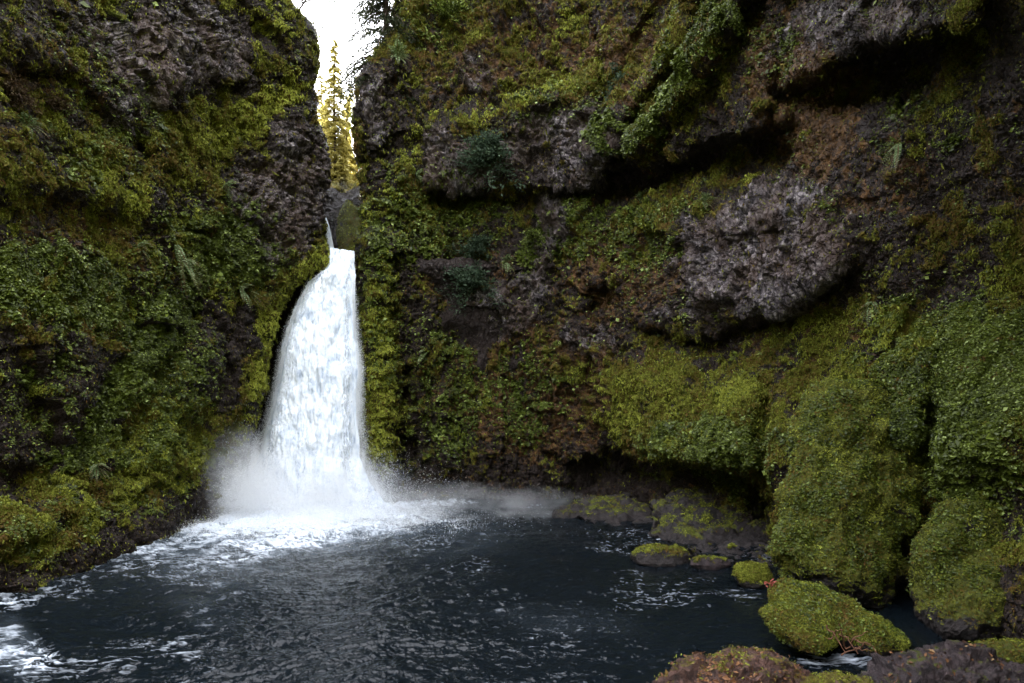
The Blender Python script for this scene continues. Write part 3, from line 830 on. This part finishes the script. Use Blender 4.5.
c2 = fbm(W * np.array([0.7, 1.1, 1]), 2.0, 4, 14, 0.62, 'r')
wp = W * np.array([0.55, 1.25, 1]) + fbm(W, 0.5, 3, 15)[..., None] * 1.2
fil = np.clip(1 - np.abs(fbm(wp, 0.9, 4, 61, 0.6)) * 9, 0, 1) * 0.7 + np.clip(1 - np.abs(fbm(wp, 2.2, 3, 63, 0.6)) * 8, 0, 1) * 0.5
c3 = fbm(W, 0.35, 3, 16)
z = (c1 - 0.5) * 0.20 + (c2 - 0.5) * 0.10 + c3 * 0.35 + fil * 0.05
z = z * agit + near * (0.15 + fbm(W, 0.7, 4, 19, 0.6) * 0.6)
W[..., 2] = z
side_l = paint(WX, WY, [(15, 655, 30, 24, 20, .42), (5, 625, 22, 10, 0, .2), (60, 560, 120, 10, -10, .16), (250, 570, 50, 30, 0, .12), (300, 530, 110, 22, 0, .42), (255, 545, 110, 26, -8, .22), (370, 520, 70, 20, 0, .3), (190, 535, 90, 12, -12, .28), (200, 590, 50, 30, 40, .12), (560, 620, 100, 16, 5, .05), (440, 540, 70, 16, 0, .10)])
chute = paint(WX, WY, [(838, 660, 44, 7, 3, .75), (805, 650, 20, 6, 25, .45), (745, 592, 22, 9, 5, .38), (655, 538, 10, 5, 10, .5), (630, 500, 12, 4, 10, .3)])
patch = fbm(W, 0.16, 3, 25)
side_l = side_l * np.clip(0.6 + 1.6 * fbm(W, 0.5, 4, 44, 0.6), 0, 1.6)
shore = np.clip(0.6 + patch * 3.2, 0, 1.9)
grain = fbm(W * np.array([0.6, 1.3, 1]), 2.4, 4, 28, 0.65)
leftrun = np.exp(-(polyd(WX, WY, [(300, 520), (200, 535), (100, 560), (-60, 610)]) / 26) ** 2) + 0.4 * np.exp(-(polyd(WX, WY, [(290, 520), (225, 570), (190, 640), (170, 700)]) / 34) ** 2)
foam = np.exp(-(r / 8.5) ** 2) * 1.0 + np.exp(-(r / 14.0) ** 2) * (0.28 + grain * 0.9) + fil * shore * (0.24 + 0.42 * np.exp(-(r / 20) ** 2) + 0.55 * leftrun) + leftrun * (0.12 + grain * 0.8)
foam += paint(WX, WY, [(18, 652, 38, 26, 20, 1), (70, 665, 60, 12, 5, .4)]) * np.clip(fil * 0.5 + grain * 0.7, 0, 0.6)
foam += side_l * 0.45 + chute * 0.8 + grain * 0.10 - 0.02
foam += chute * (np.clip(fbm(W * np.array([0.5, 2.2, 1]), 1.6, 4, 66, 0.6) * 2.2 + 0.1, -0.6, 1.2) - 0.62)

aer = np.clip(np.exp(-(r / 13) ** 2) * 1.3 + side_l, 0, 1)
water = mesh_obj('pool', W, grid_faces(*WX.shape, flip=True), mat_water(), attrs={'foam': foam.ravel(), 'aerated': aer.ravel()})
tag(water, 'dark choppy plunge pool water streaked with white foam', 'water', kind='structure')

# ground: one sheet to the horizon, dug out under the pool, rising to the bank under the viewpoint
gx = np.concatenate([-np.geomspace(900, 30, 40), np.linspace(-29, 29, 160), np.geomspace(30, 900, 40)])
gy = np.concatenate([-np.geomspace(900, 12, 40), np.linspace(-11, 62, 190), np.geomspace(63, 1200, 30)])
GX, GY = np.meshgrid(gx, gy)
gz = np.full(GX.shape, -2.5)
bank = 4.3 - 7.2 * sstep(1.5, 11.0, GY)
gz = np.maximum(gz, bank)
gz = np.where(GY < 2, 4.3, gz)
gz += 34 * sstep(-22, -80, GY) + 65 * sstep(11, 30, GX) * sstep(17, 9, GY) + 30 * sstep(-18, -45, GX) * sstep(14, 2, GY) + 3.5 * sstep(6, 12, GX) * sstep(14, 7, GY)  # unseen slopes behind and to the right, raised to block sky light
G = np.stack([GX, GY, gz], -1)
G[..., 2] += fbm(G, 0.35, 4, 2) * 0.5 + 3 * fbm(G, 0.03, 3, 3) * sstep(-20, -60, GY)
tag(mesh_obj('ground', G, grid_faces(*GX.shape), M_BED, attrs={'moss': (sstep(0.5, 2.5, G[..., 2]) * 0.8).ravel()}),
    'stony ground under the pool and along the near bank, with added unseen slopes', 'ground', kind='structure')

# ------------------------------------------------------------------ waterfall
def fall_sheet(Lp, Rp, rows, Yt, Yb, name, mat, parent, bulge=1.3, edgew=0.18, amp=0.5, n=(330, 130), seed=0, edgecut=True):
    py = np.linspace(rows[0], rows[1], n[0])
    u = np.linspace(-1, 1, n[1])
    L = np.interp(py, [a for a, b in Lp], [b for a, b in Lp])
    R = np.interp(py, [a for a, b in Rp], [b for a, b in Rp])
    t = (py - rows[0]) / (rows[1] - rows[0])
    Yc = Yt + (Yb - Yt) * t ** 0.6
    U, T = np.meshgrid(u, t)
    PXf = (L + R)[:, None] / 2 + U * (R - L)[:, None] / 2
    PYf = py[:, None] + 0 * U
    Yf = Yc[:, None] - bulge * (1 - U ** 2) * (0.3 + T)
    P = P3(PXf, PYf, Yf)
    st = np.array([1.3, 1.3, 0.22])
    d = fbm(P * st, 1.8, 5, seed, 0.6) * amp * 0.45 + fbm(P * np.array([1, 1, 0.5]), 0.45, 3, seed + 5) * amp * 0.9
    N, _ = grid_normals(P)
    if N[n[0] // 2, n[1] // 2, 1] > 0: N = -N
    P = P + N * d[..., None]
    e = sstep(1.0, 1.0 - edgew, np.abs(U)) * 1.15 - 0.1
    e = e + 0.25 * (fbm(P * st, 0.6, 3, seed + 8))
    if not edgecut: e = e * 0 + 1
    return mesh_obj(name, P, grid_faces(*U.shape), mat, parent, attrs={'cover': e.ravel()})


MF, MV = mat_fall(), mat_fall(True)
wf = empty('waterfall', (FOOT[0], 50.0, 0))
tag(wf, 'tall white waterfall pouring from the slot between the cliffs into the pool', 'waterfall')
LP = [(247, 331), (265, 327), (281, 307), (308, 294), (328, 286), (351, 281), (388, 274), (428, 264), (456, 254), (480, 243), (500, 232), (540, 205)]
RP = [(247, 354), (262, 354), (295, 355), (328, 356), (371, 361), (388, 359), (415, 359), (456, 362), (480, 371), (500, 386), (540, 412)]
LP, RP = LP, RP
core = fall_sheet([(a, b) for a, b in LP], [(a, b + 1.5) for a, b in RP], (250, 520), 54.6, 49.5, 'water_curtain', MF, None, seed=2, edgew=0.10)
veil = fall_sheet([(a, b - 1 - (a - 250) * 0.010) for a, b in LP], [(a, b + 0.5 + (a - 250) * 0.008) for a, b in RP], (255, 515), 54.0, 48.6, 'water_veil', MV, None, seed=12, edgew=0.6, amp=0.9)
for o in (core, veil):
    o.parent = wf
    o.matrix_parent_inverse.identity()
    co = np.empty(len(o.data.vertices) * 3, np.float32)
    o.data.vertices.foreach_get('co', co)
    co = co.reshape(-1, 3) - np.array(wf.location, np.float32)
    o.data.vertices.foreach_set('co', co.ravel())
    o.data.update()
uf = fall_sheet([(208, 320), (225, 324), (255, 327)], [(208, 323), (225, 329.5), (255, 336)], (218, 258), 63.5, 60.5, 'upper_waterfall', MF, None, bulge=0.2, edgew=0.2, amp=0.12, n=(80, 30), seed=22)
tag(uf, 'thin upper thread of falling water deep in the slot', 'waterfall')


# fine spray: countless droplets thrown up round the foot and off the edges of the curtain
def mat_spray():
    t = NT('spray_droplets')
    d = t.n('ShaderNodeBsdfDiffuse'); d.inputs['Color'].default_value = (0.96, 0.97, 0.98, 1)
    tr = t.n('ShaderNodeBsdfTranslucent'); tr.inputs['Color'].default_value = (0.96, 0.97, 0.98, 1)
    mx = t.n('ShaderNodeMixShader'); mx.inputs[0].default_value = 0.5
    t.l(d.outputs[0], mx.inputs[1]); t.l(tr.outputs[0], mx.inputs[2])
    return t.done(mx.outputs[0])


def cloud(n, cen, rad, seed, thr=0.0, low=0.0, sc=0.35):
    out = []
    tot = 0
    while tot < n:
        m = n * 2
        p = RNG.normal(size=(m, 3)) * rad
        p[:, 2] = np.abs(p[:, 2]) * 0.95
        p = p + cen
        w = np.clip((fbm(p * np.array([1, 1, 0.8]), sc, 4, seed, 0.55) - thr) * 2.2 + 0.5, low, 1)
        p = p[RNG.random(m) < w]
        out.append(p); tot += len(p)
    return np.concatenate(out)[:n]


sp = [cloud(150000, P3(309, 522, 44.0), np.array([3.8, 1.8, 0.9]), 5, low=0.3),
      cloud(200000, P3(298, 528, 40.5), np.array([4.8, 2.6, 0.35]), 6, low=0.1),
      cloud(80000, P3(320, 500, 46.5), np.array([3.5, 1.4, 1.6]), 7, thr=0.1, low=0.02),
      cloud(80000, P3(250, 505, 45.0), np.array([2.2, 1.4, 2.4]), 8, thr=0.12, low=0.0)]
# droplets along the curtain
ty = 262 + RNG.random(260000) ** 0.6 * 245
sd_ = RNG.random(260000) < 0.5
bl = np.interp(ty, [a for a, b in LP], [b for a, b in LP]); br = np.interp(ty, [a for a, b in RP], [b for a, b in RP])
fx = np.where(sd_, bl + 5 - np.abs(RNG.normal(size=ty.size)) * (1.8 + (ty - 255) * 0.016), br - 3 + np.abs(RNG.normal(size=ty.size)) * (1.8 + (ty - 255) * 0.014))
pc = P3(fx, ty, 49.5 + RNG.normal(size=ty.size) * 0.5 + (1 - (ty - 250) / 260) * 3.2)
pc = pc[RNG.random(len(pc)) < np.clip(fbm(pc * np.array([1.5, 1.5, 0.25]), 0.9, 4, 9) * 2 + 0.45, 0.03, 1)]
sp.append(pc)
sp = np.concatenate(sp)
sp = sp[sp[:, 2] > 0.05] - np.array(wf.location)
a_ = RNG.normal(size=sp.shape); b_ = RNG.normal(size=sp.shape)
a_ /= np.linalg.norm(a_, axis=1)[:, None]; b_ /= np.linalg.norm(b_, axis=1)[:, None]
sz_ = (0.033 * RNG.lognormal(0, 0.3, len(sp)))[:, None]
v = np.stack([sp, sp + a_ * sz_, sp + b_ * sz_], 1).reshape(-1, 3)
f = np.arange(len(v)).reshape(-1, 3)
so = mesh_obj('spray', v, f, mat_spray(), wf, smooth=False)
so['kind'] = 'stuff'


# ------------------------------------------------------------------ mist
def mist(name, px, py, Y, rx, ry, rz, mat, label):
    bm = bmesh.new()
    bmesh.ops.create_icosphere(bm, subdivisions=3, radius=1.0)
    me = bpy.data.meshes.new(name)
    bm.to_mesh(me); bm.free()
    me.materials.append(mat)
    o = bpy.data.objects.new(name, me)
    o.location = P3(px, py, Y).tolist()
    o.scale = (rx, ry, rz)
    COL.objects.link(o)
    return tag(o, label, 'mist', kind='stuff')


mist('mist', 308, 508, 45.5, 10.5, 6.0, 5.6, mat_mist('spray_dense', 0.22, 0.4, (0.36, 0.64), floor=0.12, power=1.6), 'dense white spray at the foot of the waterfall')
mist('mist', 208, 488, 44.0, 6.5, 5.0, 5.5, mat_mist('spray_left', 0.9, 0.3, (0.35, 0.7), floor=0.1, power=1.3), 'grey spray drifting against the wet wall left of the waterfall')
mist('mist', 455, 512, 46.0, 13, 6.0, 2.6, mat_mist('spray_low', 0.28, 0.35, (0.42, 0.66), (1, 1, 2.2), power=1.2), 'low wisps of spray drifting right of the waterfall')
mist('mist', 290, 600, 27.0, 9, 10.0, 3.2, mat_mist('spray_pool', 0.05, 0.25, (0.38, 0.66), power=1.2), 'thin mist hanging over the middle of the pool')
mist('mist', 346, 225, 60.5, 3.2, 4.5, 4.5, mat_mist('spray_slot', 0.035, 0.4, (0.3, 0.7), floor=0.3, power=1.0), 'faint spray in the slot above the waterfall')


# ------------------------------------------------------------------ tubes, trees, ferns, shrubs
def tubes(paths, sides=6):
    """paths: list of (points[n,3], radii[n]) -> verts, quad faces."""
    V, Fc = [], []
    off = 0
    for pts, rad in paths:
        pts = np.asarray(pts, float); n = len(pts)
        T = np.gradient(pts, axis=0); T /= np.maximum(np.linalg.norm(T, axis=1)[:, None], 1e-9)
        ref = np.where(np.abs(T[:, 2:3]) > 0.9, np.array([[1.0, 0, 0]]), np.array([[0, 0, 1.0]]))
        A = np.cross(T, ref); A /= np.linalg.norm(A, axis=1)[:, None]
        B = np.cross(T, A)
        a = np.linspace(0, 2 * math.pi, sides, endpoint=False)
        ring = pts[:, None] + (A[:, None] * np.cos(a)[None, :, None] + B[:, None] * np.sin(a)[None, :, None]) * np.asarray(rad)[:, None, None]
        V.append(ring.reshape(-1, 3))
        Fc.append(grid_faces(n, sides, wrap=True) + off)
        off += n * sides
    return np.concatenate(V), np.concatenate(Fc)


def conifer(base, height, radius, mat, label, nb=90, per=150, lsize=0.35, seed=0, start=0.12, group=None, name='conifer_tree', lean=0.0, droop=0.5, gap=0.25):
    g = np.random.default_rng(seed)
    root = empty(name, base)
    tag(root, label, 'tree', group)
    h = np.linspace(0, 1, 24)
    tp = np.stack([np.sin(h * 5 + seed) * 0.1 + lean * h, np.cos(h * 4 + seed) * 0.1, h * height], -1)
    limbs, pos, nr, up = [], [], [], []
    for b in range(nb):
        t = start + (1 - start) * (b + g.random()) / nb
        if g.random() < gap: continue
        a = g.random() * 2 * math.pi
        L = radius * (1 - t) ** 0.75 * (0.55 + 0.6 * g.random()) + 0.25
        o = np.array([np.interp(t, h, tp[:, 0]), np.interp(t, h, tp[:, 1]), t * height])
        s = np.linspace(0, 1, 7)
        dr = np.array([math.cos(a), math.sin(a), 0])
        pts = o + dr * (s * L)[:, None] + np.array([0, 0, 1.0]) * (0.15 * s - droop * s ** 2)[:, None] * L
        limbs.append((pts, 0.035 * L * (1 - s * 0.85) * 0.6 + 0.006))
        m = int(per * (0.3 + L / radius))
        u = g.random(m) ** 0.7
        side = g.normal(size=m) * 0.16 * L * (1 - u * 0.4)
        p = np.stack([np.interp(u, s, pts[:, k]) for k in range(3)], -1) + np.array([-dr[1], dr[0], 0]) * side[:, None]
        p[:, 2] -= np.abs(g.normal(size=m)) * 0.07 * L + 0.25 * np.abs(side)
        pos.append(p)
        nr.append(g.normal(size=(m, 3)) * 0.5 + np.array([0, 0, 1.0]))
        up.append(dr * 0.7 + np.array([0, 0, -0.6]) + g.normal(size=(m, 3)) * 0.3)
    v, f = tubes([(tp, 0.02 * height * (1 - h) ** 0.8 * 0.55 + 0.02)] + [(np.repeat(a, 1, 0), b_) for a, b_ in limbs], 6)
    mesh_obj('trunk', v, f, M_BARK, root)
    pos, nr, up = np.concatenate(pos), np.concatenate(nr), np.concatenate(up)
    v, f, tt = leaf_mesh(pos, nr, lsize * g.lognormal(0, 0.3, len(pos)), 0.4, np.clip(g.normal(0.5, 0.25, len(pos)), 0, 1), 0.2, up)
    mesh_obj('crown', v, f, mat, root, attrs={'tint': tt}, smooth=False)
    return root


def gpt(px, py, Y):
    return P3(px, py, Y).tolist()


TG = 'trees growing in the gorge above the waterfall'
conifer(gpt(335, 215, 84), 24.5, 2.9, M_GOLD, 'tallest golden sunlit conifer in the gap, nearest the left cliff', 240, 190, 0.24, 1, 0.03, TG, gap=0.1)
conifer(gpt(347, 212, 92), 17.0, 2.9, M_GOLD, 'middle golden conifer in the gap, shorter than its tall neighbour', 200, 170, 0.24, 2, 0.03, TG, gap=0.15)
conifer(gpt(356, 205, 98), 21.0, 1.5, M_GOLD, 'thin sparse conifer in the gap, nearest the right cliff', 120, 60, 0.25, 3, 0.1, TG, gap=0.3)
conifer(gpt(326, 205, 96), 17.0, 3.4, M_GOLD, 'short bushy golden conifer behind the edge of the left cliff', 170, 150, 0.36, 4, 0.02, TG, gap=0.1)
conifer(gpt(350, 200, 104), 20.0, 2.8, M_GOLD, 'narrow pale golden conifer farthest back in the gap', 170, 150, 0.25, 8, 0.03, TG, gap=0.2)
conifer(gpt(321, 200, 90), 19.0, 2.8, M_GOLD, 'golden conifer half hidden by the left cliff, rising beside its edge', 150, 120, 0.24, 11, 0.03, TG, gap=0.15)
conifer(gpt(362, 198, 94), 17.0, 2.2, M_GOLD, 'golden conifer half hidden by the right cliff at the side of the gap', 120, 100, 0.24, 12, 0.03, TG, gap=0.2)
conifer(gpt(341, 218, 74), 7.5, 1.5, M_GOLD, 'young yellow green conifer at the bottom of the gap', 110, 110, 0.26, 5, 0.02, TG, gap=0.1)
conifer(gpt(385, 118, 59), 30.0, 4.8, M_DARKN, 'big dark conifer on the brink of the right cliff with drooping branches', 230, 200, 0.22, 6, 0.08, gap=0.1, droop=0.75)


def bare_tree(base, paths_seed, label, size=6.0, tow=(1, 0, 0), rise=0.3):
    g = np.random.default_rng(paths_seed)
    root = empty('leafless_tree', base)
    tag(root, label, 'tree')
    paths, pos = [], []

    def grow(p, d, L, r, lev):
        n = 9
        pts = [np.array(p, float)]
        d = np.array(d, float); d /= np.linalg.norm(d)
        for i in range(n - 1):
            d = d + g.normal(size=3) * 0.16; d /= np.linalg.norm(d)
            pts.append(pts[-1] + d * L / (n - 1))
        pts = np.array(pts)
        paths.append((pts, np.linspace(r, r * 0.35, n)))
        pos.extend(pts[3:] if lev > 1 else [])
        if lev < 4:
            for k in range(4 if lev else 9):
                i = g.integers(2, n)
                nd = d * 0.7 + g.normal(size=3) * 0.55 + np.array(tow) * 0.25
                grow(pts[i], nd, L * (0.5 + 0.2 * g.random()), r * (1 - i / n * 0.6) * 0.55, lev + 1)
    grow((0, 0, 0.1), (0.9 * tow[0], -0.35, rise), size, size * 0.026, 0)
    trunk, rest = paths[:1], paths[1:]
    v, f = tubes(trunk + rest, 6); mesh_obj('trunk', v, f, M_BARK, root)
    pos = np.array(pos)
    k = g.choice(len(pos), size=min(len(pos), 1300), replace=False)
    pp = pos[k] + g.normal(size=(len(k), 3)) * 0.12
    v, f, tt = leaf_mesh(pp, g.normal(size=pp.shape) + [0, 0, .6], 0.10 * g.lognormal(0, 0.3, len(pp)), 0.7)
    mesh_obj('crown', v, f, M_DARKN, root, attrs={'tint': tt}, smooth=False)
    return root


b = (on_cliff(GL, 300, 16)[0] + np.array([0, -0.5, 0])).tolist()
bare_tree(b, 4, 'thin twiggy tree reaching from the top of the left cliff over the gap', 3.6, (1, 0, 0.0))
bare_tree((on_cliff(GL, 294, 2)[0] + np.array([0, -0.5, 0])).tolist(), 9, 'small twiggy tree on the left cliff, set back from the edge', 3.4, (1, 0, 0), 0.05)


def fern(px, py, G, label, size=1.2, seed=0, n=16, mat=None, group='sword ferns hanging from the cliffs'):
    g = np.random.default_rng(seed)
    p, nv = on_cliff(G, px, py)
    p = p + nv * 0.25
    root = empty('fern', p.tolist())
    tag(root, label, 'fern', group)
    pos, nr, up, sz, stems = [], [], [], [], []
    for k in range(n):
        a = (k + g.random()) / n * 2 * math.pi
        t1 = np.cross(nv, [0, 0, 1]); t1 /= np.linalg.norm(t1)
        d = t1 * math.cos(a) + np.array([0, 0, 1]) * math.sin(a) * 0.8 + nv * 1.0
        L = size * 1.25 * (0.7 + 0.5 * g.random())
        s = np.linspace(0, 1, 16)
        pts = d * (s * L)[:, None] + np.array([0, 0, -1.0]) * (s ** 2 * L * 0.75)[:, None]
        stems.append((pts, np.linspace(0.012, 0.004, 16)))
        T = np.gradient(pts, axis=0); T /= np.linalg.norm(T, axis=1)[:, None]
        S = np.cross(T, [0, 0, 1]); S /= np.maximum(np.linalg.norm(S, axis=1)[:, None], 1e-6)
        for sg in (-1, 1):
            w = 0.16 * L * np.sin(np.clip(s * 0.9 + 0.1, 0, 1) * math.pi) + 0.02
            pos.append(pts + S * sg * (w * 0.5)[:, None]); up.append(S * sg + T * 0.4)
            nr.append(np.cross(T, S) * np.where(np.cross(T, S)[:, 2:] > 0, 1, -1)); sz.append(w * 1.1)
    v, f, tt = leaf_mesh(np.concatenate(pos), np.concatenate(nr), np.concatenate(sz), 0.42, upright=np.concatenate(up), fold=0.1)
    mesh_obj('fronds', v, f, mat or M_FERN, root, attrs={'tint': tt}, smooth=False)
    v, f = tubes(stems, 4)
    mesh_obj('stems', v, f, M_TWIG, root)


FERNS = [
    (162, 236, GL, 'pale fern on the left cliff, upper of the pair by the dark hollow', 1.15), (168, 262, GL, 'lower of the two pale ferns by the dark hollow on the left cliff', 0.9),
    (62, 200, GL, 'fern among brown moss high at the far left of the left cliff', 0.7), (128, 250, GL, 'dark fern left of the pale pair on the left cliff', 0.7),
    (93, 465, GL, 'small fern at the foot of the left cliff above the bright moss', 0.45), (215, 190, GL, 'fern between the moss band and the grey rock of the left cliff', 0.9),
    (30, 130, GL, 'drooping fern under the shrub at the left edge', 0.7), (240, 290, GL, 'fern just above the bright mossy rim beside the waterfall', 0.9),
    (396, 60, GR, 'fern on the brink right of the gap, below the dark conifer', 1.1), (415, 178, GR, 'fern on the mossy shoulder right of the slot', 1.0),
    (560, 128, GR, 'fern hanging on the grey block above the long ledge', 0.9), (505, 265, GR, 'fern beside the vertical strip of grey rock', 0.9),
    (640, 205, GR, 'fern in the shade right under the big overhang', 0.7), (432, 352, GR, 'bright fern halfway up the wall right of the waterfall', 1.2),
    (560, 12, GR, 'fern at the top edge over the right cliff centre', 1.0), (905, 140, GR, 'fern lit faintly inside the dark recess at upper right', 0.5),
    (705, 208, GR, 'fern on top of the grey rock face', 0.6), (880, 300, GR, 'fern on the dark bank right of the grey rock face', 0.45)]
for i, (px, py, G_, lb, s_) in enumerate(FERNS):
    fern(px, py, G_, lb, s_, 100 + i)


def shrub(px, py, G, label, size, seed, mat, n=3500, ls=0.2, flat=0.5):
    g = np.random.default_rng(seed)
    p, nv = on_cliff(G, px, py)
    root = empty('shrub', p.tolist())
    tag(root, label, 'shrub')
    stems, pos, up = [], [], []
    for k in range(26):
        d = nv * (0.5 + g.random()) + g.normal(size=3) * 0.55 + np.array([0, 0, 0.25])
        d /= np.linalg.norm(d)
        L = size * (0.5 + 0.7 * g.random())
        s = np.linspace(0, 1, 8)
        pts = d * (s * L)[:, None] + g.normal(size=(8, 3)) * 0.03 * size + np.array([0, 0, -0.45]) * (s ** 2 * L)[:, None]
        stems.append((pts, np.linspace(0.03, 0.008, 8)))
        m = n // 26
        u = 0.2 + 0.8 * g.random(m)
        q = np.stack([np.interp(u, s, pts[:, j]) for j in range(3)], -1) + g.normal(size=(m, 3)) * size * 0.13 * np.array([1, 1, flat])
        pos.append(q); up.append(np.repeat(d[None] + [0, 0, -0.4], m, 0))
    pos = np.concatenate(pos); up = np.concatenate(up)
    v, f, tt = leaf_mesh(pos, g.normal(size=pos.shape) * 0.5 + [0, -0.2, 1], ls * g.lognormal(0, 0.3, len(pos)), 0.42, upright=up)
    v2, f2 = tubes(stems, 5)
    mesh_obj('foliage', v, f, mat, root, attrs={'tint': tt}, smooth=False)
    mesh_obj('stems', v2, f2, M_BARK, root)


shrub(495, 165, GR, 'blue green needled shrub hanging in front of the long ledge', 3.4, 1, M_SHRUB, 4200, 0.30)
shrub(478, 290, GR, 'dusky shrub in the shaded hollow right of the waterfall', 3.2, 2, M_SHRUB, 3800, 0.28)
shrub(470, 245, GR, 'loose dark shrub directly under the blue green one', 2.4, 3, M_SHRUB, 2600, 0.26)
shrub(615, 75, GR, 'small shrub in the cleft left of the diagonal ribs', 2.0, 4, M_SHRUB, 2400, 0.24)
shrub(18, 88, GL, 'brownish shrub at the left edge high on the left cliff', 1.4, 5, M_TUFTDARK, 2600, 0.14)
shrub(535, 245, GR, 'bright yellow green leafy plant beside the grey rock strip', 1.3, 6, M_LEAF, 1500, 0.16)
shrub(450, 15, GR, 'bright green bush at the top edge right of the dark conifer', 2.4, 7, M_LEAF, 2600, 0.26)
shrub(60, 110, GL, 'thin dry shrub right of the brownish one on the left cliff', 1.1, 8, M_TUFTDARK, 1400, 0.12)

# dead twigs caught on the low mossy rock, and a red leaf
g = np.random.default_rng(77)
paths = []
for x0, y0, x1, y1 in ((826, 627, 846, 652), (846, 650, 868, 632), (838, 634, 858, 655), (852, 640, 880, 655), (830, 640, 842, 630), (845, 648, 838, 622), (858, 650, 872, 645), (842, 655, 870, 650)):
    a, c = P3(x0, y0, 15.4), P3(x1, y1, 15.0)
    s = np.linspace(0, 1, 9)[:, None]
    pts = a * (1 - s) + c * s + g.normal(size=(9, 3)) * 0.02 + np.array([0, 0, 0.10]) * np.sin(s * math.pi)
    paths.append((pts, np.linspace(0.022, 0.008, 9)))
b0 = P3(850, 650, 15.2)
v, f = tubes([(p - b0, r_) for p, r_ in paths], 6)
tw = mesh_obj('dead_branch', v, f, M_TWIG)
tw.location = b0.tolist()
tag(tw, 'reddish tangle of dead twigs caught between the mossy rock and the stream', 'branch')
pts = P3(g.normal(771, 3, 26), g.normal(583, 1.6, 26), 18.0)
c0 = pts.mean(0)
v, f, tt = leaf_mesh(pts - c0, g.normal(size=(26, 3)) + [0, -.6, .6], np.full(26, 0.09), 0.7)
rl = mesh_obj('fallen_leaves', v, f, M_REDLEAF, attrs={'tint': tt}, smooth=False)
rl.location = c0.tolist()
tag(rl, 'little heap of pinkish red leaves on the tip of the long mossy rock', 'leaves')

# ------------------------------------------------------------------ camera, light, render settings
cam = bpy.data.objects.new('camera', bpy.data.cameras.new('camera'))
COL.objects.link(cam)
cam.location = (0, 0, CH)
cam.rotation_euler = (math.radians(90), 0, 0)
cam.data.lens = 36.0 * F / 1024
cam.data.shift_y = (HY - 341.5) / 1024
cam.data.clip_end = 4000
scene.camera = cam

EL, AZ = 25.0, -25.0       # low sun beyond the gorge: it reaches the trees in the gap while both cliffs and the pool lie in their shade
sd = bpy.data.lights.new('sun', 'SUN')
sd.energy = 4.5
sd.angle = math.radians(0.6)
sd.color = (1.0, 0.96, 0.9)
sun = bpy.data.objects.new('sun', sd)
COL.objects.link(sun)
dirv = Vector((math.sin(math.radians(AZ)) * math.cos(math.radians(EL)), math.cos(math.radians(AZ)) * math.cos(math.radians(EL)), math.sin(math.radians(EL))))
sun.rotation_euler = dirv.to_track_quat('Z', 'Y').to_euler()
w = bpy.data.worlds.new('World')
scene.world = w
w.use_nodes = True
nt = w.node_tree
nt.nodes.clear()
sky = nt.nodes.new('ShaderNodeTexSky')
sky.sky_type = 'NISHITA'
sky.sun_disc = False
sky.sun_elevation = math.radians(EL)
sky.sun_rotation = math.radians(AZ)
bg = nt.nodes.new('ShaderNodeBackground')
bg.inputs['Strength'].default_value = 0.15
ow = nt.nodes.new('ShaderNodeOutputWorld')
tcw = nt.nodes.new('ShaderNodeTexCoord')
nzw = nt.nodes.new('ShaderNodeTexNoise')
nzw.inputs['Scale'].default_value = 2.5
nzw.inputs['Detail'].default_value = 6
nt.links.new(tcw.outputs['Generated'], nzw.inputs['Vector'])
rw = nt.nodes.new('ShaderNodeValToRGB')
rw.color_ramp.elements[0].position = 0.30
rw.color_ramp.elements[0].color = (0.45, 0.45, 0.45, 1)
rw.color_ramp.elements[1].position = 0.60
nt.links.new(nzw.outputs['Fac'], rw.inputs['Fac'])
mw = nt.nodes.new('ShaderNodeMix')
mw.data_type = 'RGBA'
nt.links.new(rw.outputs['Color'], mw.inputs[0])
nt.links.new(sky.outputs[0], mw.inputs[6])
mw.inputs[7].default_value = (5.8, 5.9, 6.3, 1)      # bright broken cloud
nt.links.new(mw.outputs[2], bg.inputs[0])
nt.links.new(bg.outputs[0], ow.inputs[0])

vs = scene.view_settings
vs.view_transform = 'Standard'
vs.look = 'None'
vs.exposure = 3.15
vs.gamma = 1.0
cy = scene.cycles
cy.use_denoising = True
cy.max_bounces = 6
cy.diffuse_bounces = 5
cy.glossy_bounces = 2
cy.transmission_bounces = 2
cy.volume_bounces = 4
cy.transparent_max_bounces = 12
cy.volume_step_rate = 2.0
cy.volume_max_steps = 96
cy.use_adaptive_sampling = True
